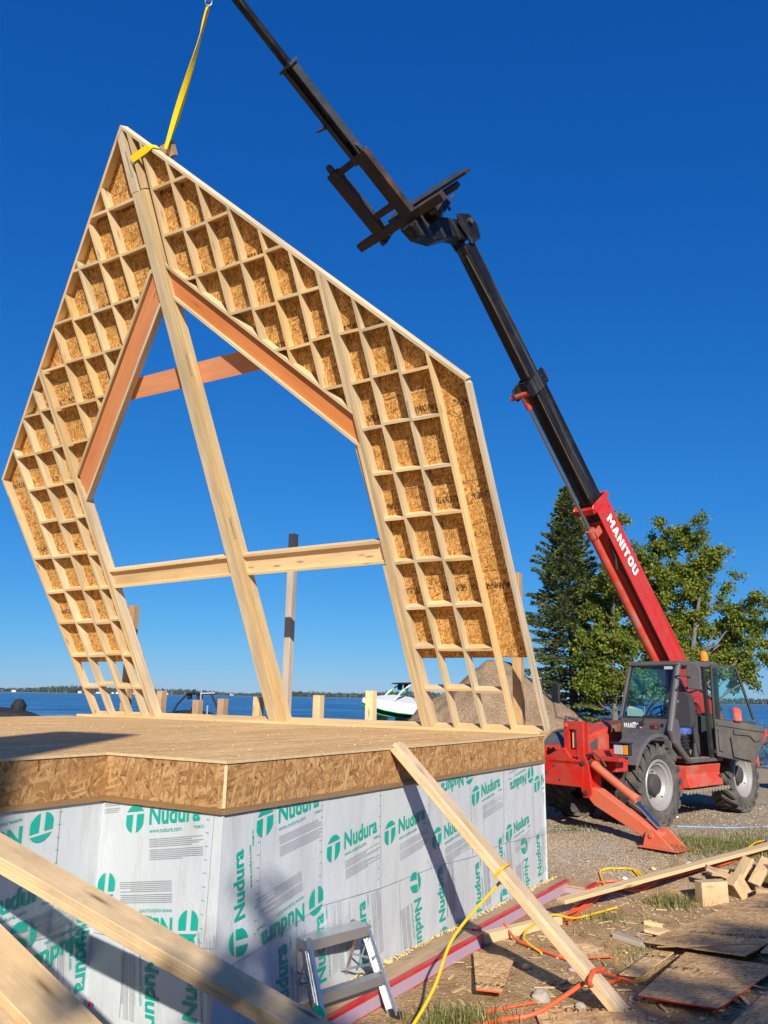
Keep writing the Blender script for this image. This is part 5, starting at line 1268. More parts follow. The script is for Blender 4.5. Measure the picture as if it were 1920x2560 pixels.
# ------------------------------------------------------------------ boats
def boat_white():
    yaw = rad(205); O = V((1.25, 52, -.9)); Mx = Matrix.Translation(O) @ Matrix.Rotation(yaw, 4, 'Z') @ Matrix.Rotation(rad(-4), 4, 'Y') @ Matrix.Scale(.92, 4)
    rt = empty("wakeboat", Mx); tag(rt, "white and green wakeboat with a tower, parked behind the post", "boat")
    # hull by cross sections along x (bow +x)
    xs_ = [-2.6, -2.2, -.8, .6, 1.6, 2.4, 2.95]; half = [1.1, 1.15, 1.18, 1.12, .9, .5, .05]; keel = [-.42, -.45, -.47, -.45, -.36, -.12, .30]; chine = [-.18, -.2, -.2, -.18, -.08, .1, .34]; gun = [.52, .52, .55, .58, .62, .66, .66]
    def ring(i): return [(xs_[i], -half[i], gun[i]), (xs_[i], -half[i] * .92, chine[i]), (xs_[i], 0, keel[i]), (xs_[i], half[i] * .92, chine[i]), (xs_[i], half[i], gun[i])]
    b = MB(); gs = MB(); dk = MB()
    for i in range(len(xs_) - 1):
        A, B = ring(i), ring(i + 1)
        for k in range(4): (b if k in (0, 3) else gs).face([A[k], A[k + 1], B[k + 1], B[k]], None, 0, True)
        rise = lambda j: (.12, .16, .48, .50, .32, .14, .02)[j]
        a0, a1, c0, c1 = A[0], A[4], B[0], B[4]; ma = (xs_[i], 0, gun[i] + rise(i)); mb = (xs_[i + 1], 0, gun[i + 1] + rise(i + 1))
        dk.face([a0, ma, mb, c0], None, 0, True); dk.face([ma, a1, c1, mb], None, 0, True)
    A = ring(0); b.face([A[0], A[1], A[2], A[3], A[4]])
    b.build("hull", M['boat_white'], rt); gs.build("hull_bottom", M['boat_black'], rt); dk.build("cover", M['boat_white'], rt)
    b = MB()
    for sg in (-1, 1): b.tube([(xs_[i], sg * half[i] * .95, chine[i] + .03) for i in range(len(xs_))], .03, 6); b.tube([(xs_[i], sg * half[i] * .4, keel[i] * .9 - .03) for i in range(len(xs_))], .035, 6)
    b.build("stripe", M['boat_green'], rt)
    b = MB()
    for sg in (-1, 1): b.tube([(1.05, sg * 1.05, .6), (.55, sg * 1.02, 1.25), (-.2, sg * .9, 1.82), (-.7, sg * .9, 1.88)], .06, 8); b.tube([(-1.0, sg * 1.1, .55), (-1.05, sg * 1.0, 1.2), (-.7, sg * .9, 1.88)], .06, 8); b.tube([(.62, sg * 1.05, 1.1), (.15, sg * .95, 1.55)], .075, 6, 1)
    b.tube([(-.2, -.9, 1.82), (-.2, .9, 1.82)], .05, 8); b.build("tower", [M['boat_white'], M['boat_green']], rt)
    b = MB(); b.prism([(-1.5, 1.86), (-1.3, 1.96), (-.2, 2.0), (.35, 1.92), (.4, 1.86)], (0, 0, 0), X_, Z_, Y_, -1.0, 1.0); b.build("bimini_top", M['boat_black'], rt, .03)
    for y in (-.5, .5):
        b = MB(); b.lathe([(.0, -.13), (.2, -.11), (.21, .1), (0, .14)], (-.1, y, 1.66), X_, 12); b.build("speaker", M['boat_black'], rt)
    b = MB()
    for x in (-1.8, -.2, 1.4): b.box(x - .05, x + .05, -1.0, 1.0, -2.3, -.42)
    b.build("cradle", M['black_plastic'], rt)
boat_white()
def boat_dark():
    O = V((-11.9, 51, -2.15)); Mx = Matrix.Translation(O) @ Matrix.Rotation(rad(160), 4, 'Z')
    rt = empty("covered_boat", Mx); tag(rt, "black covered wakeboat with dark tower beside white lift posts", "boat")
    b = MB(); b.lathe([(.0, -3.1), (.6, -2.6), (1.1, -1.2), (1.2, .6), (1.0, 1.9), (.5, 2.7), (0, 3.1)], (0, 0, 0), X_, 16); o = b.build("cover", M['boat_black'], rt); o.scale = (1, 1, .95)
    b = MB()
    for sg in (-1, 1): b.tube([(1.0, sg * 1.0, .6), (.5, sg * .95, 1.5), (-.1, sg * .85, 2.15), (-.7, sg * .85, 2.2)], .07, 8); b.tube([(-1.5, sg * 1.0, .6), (-1.1, sg * .9, 1.5), (-.7, sg * .85, 2.2)], .07, 8)
    b.tube([(-.1, -.85, 2.15), (-.1, .85, 2.15)], .07, 8)
    for y in (-.6, .6): b.lathe([(0, -.15), (.16, -.1), (.16, .1), (0, .15)], (-.1, y, 1.95), X_, 10)
    b.build("tower", M['boat_black'], rt)
boat_dark()
def boat_left():
    O = V((-21.6, 44, -1.72)); Mx = Matrix.Translation(O) @ Matrix.Rotation(rad(175), 4, 'Z')
    rt = empty("covered_boat", Mx); tag(rt, "low dark covered boat on a lift at the left edge of the lake", "boat")
    b = MB(); b.lathe([(.0, -3.6), (.5, -3.2), (.9, -2.0), (1.05, .0), (1.2, 1.2), (1.1, 2.4), (.0, 3.4)], (0, 0, 0), X_, 16); o = b.build("cover", M['boat_black'], rt); o.scale = (1, 1, .85)
    b = MB(); b.lathe([(.0, -.5), (.35, -.3), (.4, .1), (.2, .4), (0, .45)], (-1.9, 0, .85), Z_, 12); b.build("engine_cowl", M['boat_black'], rt)
    b = MB()
    for x in (-3, 3): b.tube([(x, -1.3, -.4), (x, 1.3, -.4)], .06, 8); 
    b.tube([(-3.6, 1.3, -.15), (3.0, 1.3, -.15)], .06, 8); b.tube([(-3.6, 1.3, -.75), (3.0, 1.3, -.75)], .06, 8)
    for x in (-3.3, -1.2, 1): b.tube([(x, 1.3, -1.2), (x, 1.3, -.1)], .05, 8)
    b.build("lift_rail", M['galv'], rt)
boat_left()
def canopy_boat():
    O = V((13.4, 47, -1.9)); rt = empty("canopy_boat", Matrix.Translation(O) @ Matrix.Rotation(rad(185), 4, 'Z')); tag(rt, "dark boat with a flat canopy beyond the soil pile", "boat")
    b = MB(); b.lathe([(.0, -2.9), (.6, -2.4), (1.0, -1), (1.05, 1), (.6, 2.3), (0, 2.9)], (0, 0, .2), X_, 14); o = b.build("hull", M['boat_black'], rt); o.scale = (1, 1, .75)
    b = MB(); b.prism([(-1.9, 1.62), (1.2, 1.72), (1.75, 1.60), (1.75, 1.68), (1.2, 1.82), (-1.9, 1.72)], (0, 0, 0), X_, Z_, Y_, -1, 1); b.build("canopy", M['boat_black'], rt, .02)
    b = MB()
    for x in (-1.7, 1.6):
        for y in (-.9, .9): b.tube([(x, y, .5), (x, y, 1.65)], .04, 6)
    b.build("canopy_post", M['galv'], rt)
canopy_boat()
for i, (x, y, z, h, lb) in enumerate(((-11.0, 49.0, -1.0, 2.4, "tall pale lift post with a cross arm beside the covered black boat"), (-10.1, 49.0, -1.9, 1.4, "short pale lift post right of the covered black boat"), (-10.6, 49.2, -1.4, 1.6, "slim pale lift post between two others by the black boat"),
                         (-22.5, 44, -.9, 2.2, "tall pale pole standing by the left boat"), (-21.6, 44.5, -.9, 2.3, "tall pale pole leaning beside the left boat"), (-20.6, 45, -1.6, 1.2, "pale mooring pole behind the left boat"), (-19.4, 45, -1.7, 1.3, "pale mooring pole right of the left boat"), (-16.9, 45, -1.9, .9, "short thin pole in the water by the deck"), (-16.4, 45, -1.9, .9, "short thin pole in the water, second by the deck"))):
    b = MB(); b.tube([(0, 0, -2.0), (.0 if i != 4 else .25, 0, h)], .05 if i < 7 else .03, 8)
    if i == 0: b.tube([(-.05, 0, h - .5), (.85, 0, h - .45)], .045, 8)
    o = b.build("mooring_pole", M['galv']); o.location = (x, y, z - .9); tag(o, lb, "pole", "pale mooring poles along the shore")

# ------------------------------------------------------------------ trees
def branch_path(p0, d, L, droop, n=6, wig=.1, R_=random):
    P = [V(p0)]; d = V(d).normalized(); s = L / n
    for i in range(n):
        d = (d + V((R_.uniform(-wig, wig), R_.uniform(-wig, wig), R_.uniform(-wig, wig) + droop))).normalized(); P.append(P[-1] + d * s)
    return P
def spruce(x, y, H, Rb, label, seed=1):
    R_ = random.Random(seed); z0 = g0(x, y) - .1; rt = empty("spruce_tree", Matrix.Translation((x, y, z0))); tag(rt, label, "tree")
    t = MB(); t.tube([(0, 0, 0), (.03, 0, H * .4), (0, .02, H * .8), (0, 0, H)], [.17, .12, .05, .008], 8)
    lf = MB(); z = .55
    while z < H - .05:
        k = z / H; Lb = Rb * (1 - k) ** .72 * (1.0 if k > .12 else .75) + .08; nb = int(6 + 3 * (1 - k)); a0 = R_.uniform(0, 6.28)
        for i in range(nb):
            a = a0 + i * 6.283 / nb + R_.uniform(-.3, .3); L = Lb * R_.choice((.5, .75, .9, 1.0, 1.1, 1.25)) * R_.uniform(.85, 1.1); up = .22 + .75 * k
            P = branch_path((0, 0, z + R_.uniform(-.08, .08)), (math.cos(a), math.sin(a), up - .25), L, -.05 + .06 * k, 5, .06, R_)
            t.tube(P, [.018 * (1 - j / 6) * (1.3 - k) + .004 for j in range(6)], 4, 0, False)
            ax_ = (P[-1] - P[0]).normalized(); sd = ax_.cross(V((0, 0, 1))).normalized(); tone = R_.random()
            n = int(26 + 92 * L)
            for j in range(n):
                s = R_.uniform(.12, 1.0) ** .8; q = s * 5; i0 = min(4, int(q)); p = P[i0].lerp(P[i0 + 1], q - i0)
                w_ = (1.05 - s) * .42 * L + .05; tw_ = R_.uniform(-1, 1)
                q2 = p + sd * tw_ * w_ + V((0, 0, -abs(tw_) * w_ * .3 - R_.uniform(0, .07)))
                dv = (ax_ * R_.uniform(.4, 1) + sd * tw_ * .9 + V((0, 0, R_.uniform(-.5, .45)))).normalized(); l = R_.uniform(.07, .17); nn_ = dv.cross(V((R_.uniform(-1, 1), R_.uniform(-1, 1), R_.uniform(-1, 1)))).normalized(); w2 = R_.uniform(.01, .026)
                u = (min(1, max(0, tone * .6 + R_.uniform(0, .4))), R_.random())
                lf.face([q2 - nn_ * w2, q2 + dv * l * .6 - nn_ * w2 * 1.2, q2 + dv * l, q2 + dv * l * .6 + nn_ * w2 * 1.2, q2 + nn_ * w2], [u] * 5)
        z += (.11 + .10 * (1 - k)) * R_.uniform(.7, 1.4)
    t.build("trunk", M['bark2'], rt); lf.build("crown", M['needle'], rt)
def aspen(x, y, H, label, limbs, seed, leafn, ls=.07, cat="tree", trunk_r=.11, z0=None):
    """limbs: list of (height, azimuth, length, rise, clump radius)"""
    R_ = random.Random(seed); z0 = g0(x, y) - .1 if z0 is None else z0; rt = empty("aspen_tree", Matrix.Translation((x, y, z0))); tag(rt, label, cat)
    t = MB(); tp_ = branch_path((0, 0, 0), (0.03, 0, 1), H, .0, 10, .07, R_); t.tube(tp_, [trunk_r * (1 - i / 10.5) + .01 for i in range(11)], 8)
    lf = MB(); tips = []
    def trunk_at(h):
        q = min(9.99, max(0, h / H * 10)); i = int(q); return tp_[i].lerp(tp_[i + 1], q - i)
    for (h, az, L, rise, cr) in limbs:
        P = branch_path(trunk_at(h), (math.cos(az), math.sin(az), rise), L, -.02, 7, .13, R_); t.tube(P, [.035 * (1 - j / 8.5) * (L / 2) ** .5 + .005 for j in range(8)], 5, 0, False)
        for j in range(2, 8):
            for m_ in range(3):
                d = V((R_.uniform(-1, 1), R_.uniform(-1, 1), R_.uniform(-.45, .8))).normalized(); Q = branch_path(P[j], d, R_.uniform(.5, 1.0) * cr, -.03, 3, .2, R_); t.tube(Q, [.008, .006, .004, .003], 3, 0, False); tips.append((Q, cr))
    for i in range(7):
        Q = branch_path(trunk_at(H * R_.uniform(.7, 1.0)), (R_.uniform(-.6, .6), R_.uniform(-.6, .6), .8), R_.uniform(.3, .7), 0, 3, .15, R_); tips.append((Q, .45))
    per = max(8, int(leafn / len(tips)))
    for Q, cr in tips:
        tone = R_.random()
        for j in range(per):
            s = R_.random() * 3; i0 = min(2, int(s)); p = Q[i0].lerp(Q[i0 + 1], s - i0) + V((R_.gauss(0, .11), R_.gauss(0, .11), R_.gauss(0, .10) - .03))
            n = V((R_.uniform(-1, 1), R_.uniform(-1, 1), R_.uniform(-.3, 1))).normalized(); a = n.orthogonal().normalized(); c = n.cross(a); th_ = R_.uniform(0, 6.28); e1 = a * math.cos(th_) + c * math.sin(th_); e2 = n.cross(e1); l = ls * R_.uniform(.7, 1.2)
            u = (min(1, max(0, tone * .55 + R_.uniform(0, .45))), R_.random() if tone > .35 else R_.random() * .85)
            lf.face([p - e1 * l * .5, p - e1 * l * .1 - e2 * l * .45, p + e1 * l * .3 - e2 * l * .3, p + e1 * l * .6, p + e1 * l * .3 + e2 * l * .3, p - e1 * l * .1 + e2 * l * .45], [u] * 6)
    t.build("trunk", M['bark'], rt); lf.build("crown", M['leaf'], rt)
spruce(6.36, 26.5, 9.3, 2.25, "tall dark spruce tree behind the soil pile", 4)
def clump_tree(x, y, H, label, clumps, seed, leafn, ls=.08, trunk_r=.12, z0=None, dy=.7, grow=1.1):
    """aspen whose limbs each end in a leafy clump; clumps = (x, z, radius) in world metres"""
    R_ = random.Random(seed); z0 = g0(x, y) - .1 if z0 is None else z0; rt = empty("aspen_tree", Matrix.Translation((x, y, z0))); tag(rt, label, "tree")
    t = MB(); tp_ = branch_path((0, 0, 0), (0.02, 0, 1), H, .0, 10, .06, R_); t.tube(tp_, [trunk_r * (1 - i / 10.6) + .008 for i in range(11)], 8)
    def trunk_at(h):
        q = min(9.99, max(0, h / H * 10)); i = int(q); return tp_[i].lerp(tp_[i + 1], q - i)
    lf = MB(); tot = sum(c[2] ** 2 for c in clumps)
    for (cx, cz, cr) in clumps:
        cr *= grow
        E1 = V((cx - x, R_.uniform(-dy, dy), cz - z0)); hd = math.hypot(E1.x, E1.y); S0 = trunk_at(min(H * .9, max(.6, E1.z - hd * R_.uniform(.5, .9) - .3)))
        P = [S0.lerp(E1, k / 6) + V((R_.gauss(0, .05), R_.gauss(0, .05), -.12 * math.sin(k / 6 * math.pi) * hd * .4 + R_.gauss(0, .03))) for k in range(7)]
        t.tube(P, [(.04 - .005 * k) * min(1, .4 + hd * .3) for k in range(7)], 5, 0, False)
        nt_ = max(8, int(40 * cr)); per = max(6, int(leafn * cr * cr / tot / nt_)); 
        for j in range(nt_):
            d = V((R_.gauss(0, 1), R_.gauss(0, 1), R_.gauss(0, .8))).normalized(); L = cr * R_.uniform(.5, 1.45); s0 = P[R_.randint(4, 6)]
            Q = branch_path(s0, d, L, -.02, 4, .2, R_); t.tube(Q, [.009, .007, .005, .004, .002], 3, 0, False); tone = R_.random()
            for i in range(per):
                s = (R_.random() ** .7) * 4; i0 = min(3, int(s)); p = Q[i0].lerp(Q[i0 + 1], s - i0) + V((R_.gauss(0, .085), R_.gauss(0, .085), R_.gauss(0, .08) - .02))
                n = V((R_.uniform(-1, 1), R_.uniform(-1, .6), R_.uniform(-.3, 1))).normalized(); a_ = n.orthogonal().normalized(); c = n.cross(a_); th_ = R_.uniform(0, 6.28); e1 = a_ * math.cos(th_) + c * math.sin(th_); e2 = n.cross(e1); l = ls * R_.uniform(.65, 1.25)
                u = (min(1, max(0, tone * .55 + R_.uniform(0, .45))), R_.random() if tone > .4 else R_.random() * .85)
                lf.face([p - e1 * l * .5, p - e1 * l * .1 - e2 * l * .45, p + e1 * l * .3 - e2 * l * .3, p + e1 * l * .6, p + e1 * l * .3 + e2 * l * .3, p - e1 * l * .1 + e2 * l * .45], [u] * 6)
    t.build("trunk", M['bark'], rt); lf.build("crown", M['leaf'], rt)
clump_tree(7.35, 25.2, 6.0, "leafy green aspen tree between the spruce and the red boom", [(7.3, 3.8, 0.5), (7.92, 4.47, 0.45), (7.0, 2.82, 0.5), (7.91, 3.16, 0.55), (6.57, 1.99, 0.45), (7.33, 1.87, 0.55), (8.25, 2.27, 0.5), (6.9, 0.87, 0.5), (7.78, 0.76, 0.5), (6.29, 1.23, 0.35), (8.48, 0.89, 0.5), (7.5, 5.19, 0.3), (6.76, 3.4, 0.3), (6.13, 0.61, 0.3), (7.86, 5.8, 0.22)], 21, 34000)
clump_tree(9.3, 25.0, 7.6, "tall spreading aspen tree right behind the red boom", [(8.38, 4.47, 0.5), (9.14, 5.15, 0.45), (10.02, 5.43, 0.45), (10.55, 4.64, 0.45), (8.66, 3.69, 0.55), (9.66, 4.1, 0.6), (10.47, 3.66, 0.5), (8.91, 2.66, 0.6), (9.87, 2.61, 0.6), (8.29, 1.89, 0.55), (9.29, 1.65, 0.6), (10.24, 1.61, 0.5), (11.14, 2.89, 0.4), (11.73, 3.22, 0.38), (11.78, 2.45, 0.42), (12.11, 1.83, 0.38), (11.23, 1.94, 0.3), (10.72, 1.18, 0.3), (11.86, 1.2, 0.25), (8.54, 0.77, 0.5), (9.67, 0.79, 0.5), (9.13, 5.72, 0.2), (10.2, 5.75, 0.2), (12.3, 2.4, 0.35), (12.45, 1.7, 0.3), (12.2, 2.9, 0.22), (11.5, 1.5, 0.3), (11.57, 0.82, 0.16), (11.47, 4.0, 0.2)], 22, 56000)
def shrub(x, y, h, n, label, group=None, seed=0, ls=.07):
    R_ = random.Random(seed); z0 = g0(x, y); rt = empty("shrub", Matrix.Translation((x, y, z0))); tag(rt, label, "shrub", group); t = MB(); lf = MB()
    for i in range(n):
        a = R_.uniform(0, 6.28); P = branch_path((R_.uniform(-.25, .25), R_.uniform(-.25, .25), 0), (math.cos(a) * .5, math.sin(a) * .5, 1), h * R_.uniform(.6, 1.1), -.02, 5, .12, R_); t.tube(P, [.012, .01, .008, .006, .004, .003], 4, 0, False); tone = R_.random()
        for j in range(26):
            s = R_.uniform(.8, 5); i0 = min(4, int(s)); p = P[i0].lerp(P[i0 + 1], s - i0) + V((R_.gauss(0, .06), R_.gauss(0, .06), R_.gauss(0, .05)))
            nrm_ = V((R_.uniform(-1, 1), R_.uniform(-1, 1), R_.uniform(-.2, 1))).normalized(); a_ = nrm_.orthogonal().normalized(); c = nrm_.cross(a_); l = ls * R_.uniform(.7, 1.3); u = (tone * .5 + R_.uniform(0, .5), R_.random())
            lf.face([p - a_ * l * .5, p - c * l * .3, p + a_ * l * .6, p + c * l * .3], [u] * 4)
    t.build("stem", M['bark'], rt); lf.build("foliage", M['leaf'], rt)
shrub(12.3, 25.0, 1.75, 34, "leafy shrub at the right edge by the lake", None, 1); shrub(11.6, 25.6, 1.35, 26, "lower leafy shrub beside the right edge shrub", None, 2)
shrub(2.2, 45.5, .9, 20, "small shoreline shrub under the white boat", None, 3, .12); shrub(5.25, 20.4, .5, 14, "small weed clump on the shaded side of the soil pile", None, 5)
for i, (x, y, n_) in enumerate(((1.15, 17.35, 8), (3.05, 15.95, 9), (.1, 17.7, 9))):
    shrub(x, y, .3, n_, ("tiny green weed on the left foot of the soil pile", "tiny green weed on the right foot of the soil pile", "small weed below the white boat at the pile's edge")[i], None, 30 + i, .05)
    bpy.data.objects
# ------------------------------------------------------------------ leaning planks and ground lumber
def plank(p0, p1, up, wd, th_, n, label, name="leaning_plank", mat='plank', shift=(0, 0), cat="plank", group=None, seed=0):
    """n boards stacked face to face; up = normal of the broad face"""
    p0, p1 = V(p0), V(p1); d = (p1 - p0).normalized(); u = (V(up) - d * V(up).dot(d)).normalized(); s = d.cross(u)
    rt = empty(name, Matrix.Translation(p1)); tag(rt, label, cat, group)
    for i in range(n):
        c = (p0 + p1) / 2 - p1 - u * (th_ * (i + .5) + .0015 * i) + s * shift[0] * i + d * shift[1] * i
        b = MB(); b.obox(c, d, s, u, (p1 - p0).length / 2, wd / 2, th_ / 2); b.build("board", M[mat], rt, .0035)
    return rt
# the middle brace leans on the rim; its broad side faces up and out
bt, bf = V((.17, 7.49, -.405)), V((1.955, 6.58, -2.34)); dbr = (bf - bt).normalized()
plank(bt, bf, V((.62, -.30, .80)), .18, .04, 2, "doubled pine plank leaning on the deck rim beside the yellow cord", "leaning_plank", 'plank', (.004, .02))
# two long planks in the left foreground
A0, A1 = V((-3.05, 4.35, -.25)), V((.62, 4.40, -2.06)); dA = (A1 - A0).normalized(); sA = V((-dA.z * .0 + .0, 1, .24)).normalized()
nA = sA.cross(dA).normalized(); nA = nA if nA.z > 0 else -nA
plank(A0, A1, nA, .185, .039, 2, "upper of the two doubled planks crossing the lower left foreground", "leaning_plank", 'plank', (-.002, .03))
B0, B1 = V((-2.35, 3.55, -.42)), V((-.05, 2.65, -1.68)); dB = (B1 - B0).normalized(); sB = V((.25, 1, .22)).normalized()
nB = sB.cross(dB).normalized(); nB = nB if nB.z > 0 else -nB
plank(B0, B1, nB, .20, .039, 1, "lower plank in the bottom left corner, nearest the camera", "leaning_plank", 'plank')
sB2 = (sB - dB * sB.dot(dB)).normalized()
plank(B0 - sB2 * .16 - nB * .045, B1 - sB2 * .16 - nB * .045, nB, .235, .039, 2, "stacked planks cut off by the bottom left corner of the photo", "leaning_plank", 'plank')
def on_ground(x, y, dz=0.0): return V((x, y, g(x, y) + dz))
def gboard(pts, wd, th_, label, name="timber_board", mat='spf', z=.0, cat="board", group=None, tilt=0.0):
    p0, p1 = on_ground(*pts[0], z), on_ground(*pts[1], z); d = (p1 - p0); L = d.length; d.normalize(); _, s, u = orth(d)
    b = MB(); b.obox((0, 0, 0), V((1, 0, 0)), V((0, 1, 0)), V((0, 0, 1)), L / 2, wd / 2, th_ / 2); o = b.build(name, M[mat], None, .003)
    mid_ = (p0 + p1) / 2; zz = max(g(mid_.x, mid_.y), mid_.z - z) + th_ / 2 + z
    q = Matrix(((d.x, s.x, u.x), (d.y, s.y, u.y), (d.z, s.z, u.z))).to_4x4() @ Matrix.Rotation(tilt, 4, 'X')
    o.matrix_world = Matrix.Translation((mid_.x, mid_.y, zz)) @ q
    return tag(o, label, cat, group)
gboard(((2.02, 9.36), (6.4, 11.85)), .14, .04, "long pine board lying across the ground behind the offcut pile", z=.17)
gboard(((.98, 8.42), (1.95, 9.15)), .10, .09, "short thick timber lying beside the footing under the brace", z=.0)
R_ = random.Random(9)
# pile of lumber offcuts
offs = [((3.95, 10.22), .34, .14, .30, .12, (0, 0, .25), "large block offcut at the left end of the offcut pile"), ((4.30, 10.30), .26, .14, .22, .11, (.0, .9, .5), "tilted block offcut leaning in the middle of the offcut pile"),
        ((4.12, 10.38), .30, .09, .07, .30, (0, .35, -.2), "thin offcut lying flat at the top left of the pile"), ((4.42, 10.42), .34, .14, .05, .26, (.2, -.85, .3), "upright narrow offcut leaning in the pile"),
        ((4.62, 10.36), .36, .14, .05, .24, (.3, -.8, .4), "second upright offcut leaning right of the first"), ((4.52, 10.12), .20, .12, .14, .07, (.1, .1, .9), "small pine offcut at the foot of the pile"),
        ((4.95, 10.42), .55, .24, .24, .13, (0, 0, .22), "dark weathered block at the right of the offcut pile"), ((5.02, 10.28), .60, .15, .06, .30, (.08, -.05, .3), "pale board offcut resting on the dark block"),
        ((4.75, 10.75), .5, .14, .12, .06, (0, .05, .7), "offcut board behind the offcut pile"), ((5.2, 10.7), .6, .2, .18, .1, (0, .0, .3), "long block offcut behind the dark block"),
        ((4.35, 10.75), .4, .1, .1, .06, (0, .1, .15), "short offcut at the back of the pile"), ((4.75, 10.08), .28, .14, .045, .03, (.05, .1, .5), "thin flat offcut before the dark block")]
for (xy, l, wd, h, dz, rot, lb) in offs:
    b = MB(); b.obox((0, 0, 0), V((1, 0, 0)), V((0, 1, 0)), V((0, 0, 1)), l / 2, wd / 2, h / 2); h = h * .82; o = b.build("lumber_offcut", M['spf_dark' if 'dark' in lb else 'offcut'], None, .004)
    o.location = on_ground(xy[0] + .02, xy[1] - .17, dz * .86 + .01); o.rotation_euler = rot; o.scale = (1.05, 1.0, .88); tag(o, lb, "offcut", "lumber offcuts in the pile")
# loose OSB sheets, thin, following their corners
def sheet(c4, label, name="osb_sheet", z=(.03, .03, .03, .03), t=.011, mat='osb_ground', cat="panel", edge='osb_edge', group=None):
    P = [on_ground(x, y, dz) for (x, y), dz in zip(c4, z)]; c = sum(P, V()) / 4; X = (P[1] - P[0]).normalized(); n = X.cross(P[3] - P[0]).normalized(); n = n if n.z > 0 else -n; Y = n.cross(X)
    poly = [((p - c).dot(X), (p - c).dot(Y)) for p in P]; b = MB(); b.prism(poly, (0, 0, 0), X, Y, n, -t / 2, t / 2, (1, .1), 0, None, 1); o = b.build(name, [M[mat], M[edge]]); o.location = c
    return tag(o, label, cat, group)
sheet([(2.05, 6.80), (2.47, 6.28), (3.34, 7.16), (2.86, 7.95)], "OSB sheet nearest the foot of the leaning brace", z=(.05, .05, .10, .05), edge='red_tape')
sheet([(2.62, 8.38), (3.18, 7.42), (5.35, 9.25), (4.72, 10.1)], "large OSB sheet lying in the sun below the offcut pile", z=(.06, .10, .10, .05))
sheet([(2.47, 6.12), (3.2, 5.6), (4.7, 6.9), (3.45, 7.12)], "shaded OSB sheet in the bottom right corner", z=(.03, .03, .10, .08), edge='red_tape')
sheet([(3.26, 7.30), (3.75, 6.95), (5.0, 8.0), (4.4, 8.6)], "OSB sheet overlapping the large one at the right edge", z=(.16, .12, .12, .16))
sheet([(2.10, 7.47), (2.24, 7.36), (2.76, 7.99), (2.62, 8.11)], "narrow OSB strip lying over the dug hollow", z=(.07, .07, .09, .09), edge='osb_ground')
sheet([(.90, 8.02), (1.26, 7.86), (1.0, 6.90), (.80, 6.95)], "small OSB scrap with an orange edge beside the stepladder", z=(.05, .05, .07, .08), edge='cord_orange')
sheet([(1.22, 6.72), (1.95, 6.60), (2.2, 6.1), (1.2, 6.3)], "OSB scrap half buried at the bottom under the red hose", z=(.02, .02, .02, .02))
sheet([(1.7, 8.35), (2.1, 8.5), (2.25, 8.2), (1.85, 8.05)], "small OSB scrap behind the leaning brace", z=(.02, .03, .03, .02), edge='cord_orange')
gboard(((2.42, 8.70), (2.62, 8.42)), .09, .05, "small grey timber wedge in the dirt", "wood_scrap", 'grey_wood', 0, "scrap"); gboard(((2.88, 9.20), (3.05, 9.12)), .06, .04, "small pine scrap beside the large OSB sheet", "wood_scrap", 'spf', 0, "scrap"); gboard(((2.80, 8.72), (2.98, 8.90)), .17, .03, "pale triangular pine scrap at the sheet's corner", "wood_scrap", 'spf', .03, "scrap")
gboard(((2.62, 8.02), (3.55, 7.35)), .02, .012, "thin orange edged strip lying on the OSB sheets", "wood_scrap", 'spf_dark', .14, "scrap")
# lumber stack beyond the rear wheel
rt = empty("lumber_stack", Matrix.Translation((9.35, 18.6, g0(9.35, 18.6))) @ Matrix.Rotation(rad(15), 4, 'Z')); tag(rt, "stack of boards at the right edge beyond the rear wheel", "lumber stack")
for k in range(5): b = MB(); b.box(-.1, 2.6, -.5, .5, .05 + k * .12, .15 + k * .12); b.build("board_layer", M['cabin_wall' if k > 2 else 'spf'], rt, .006)
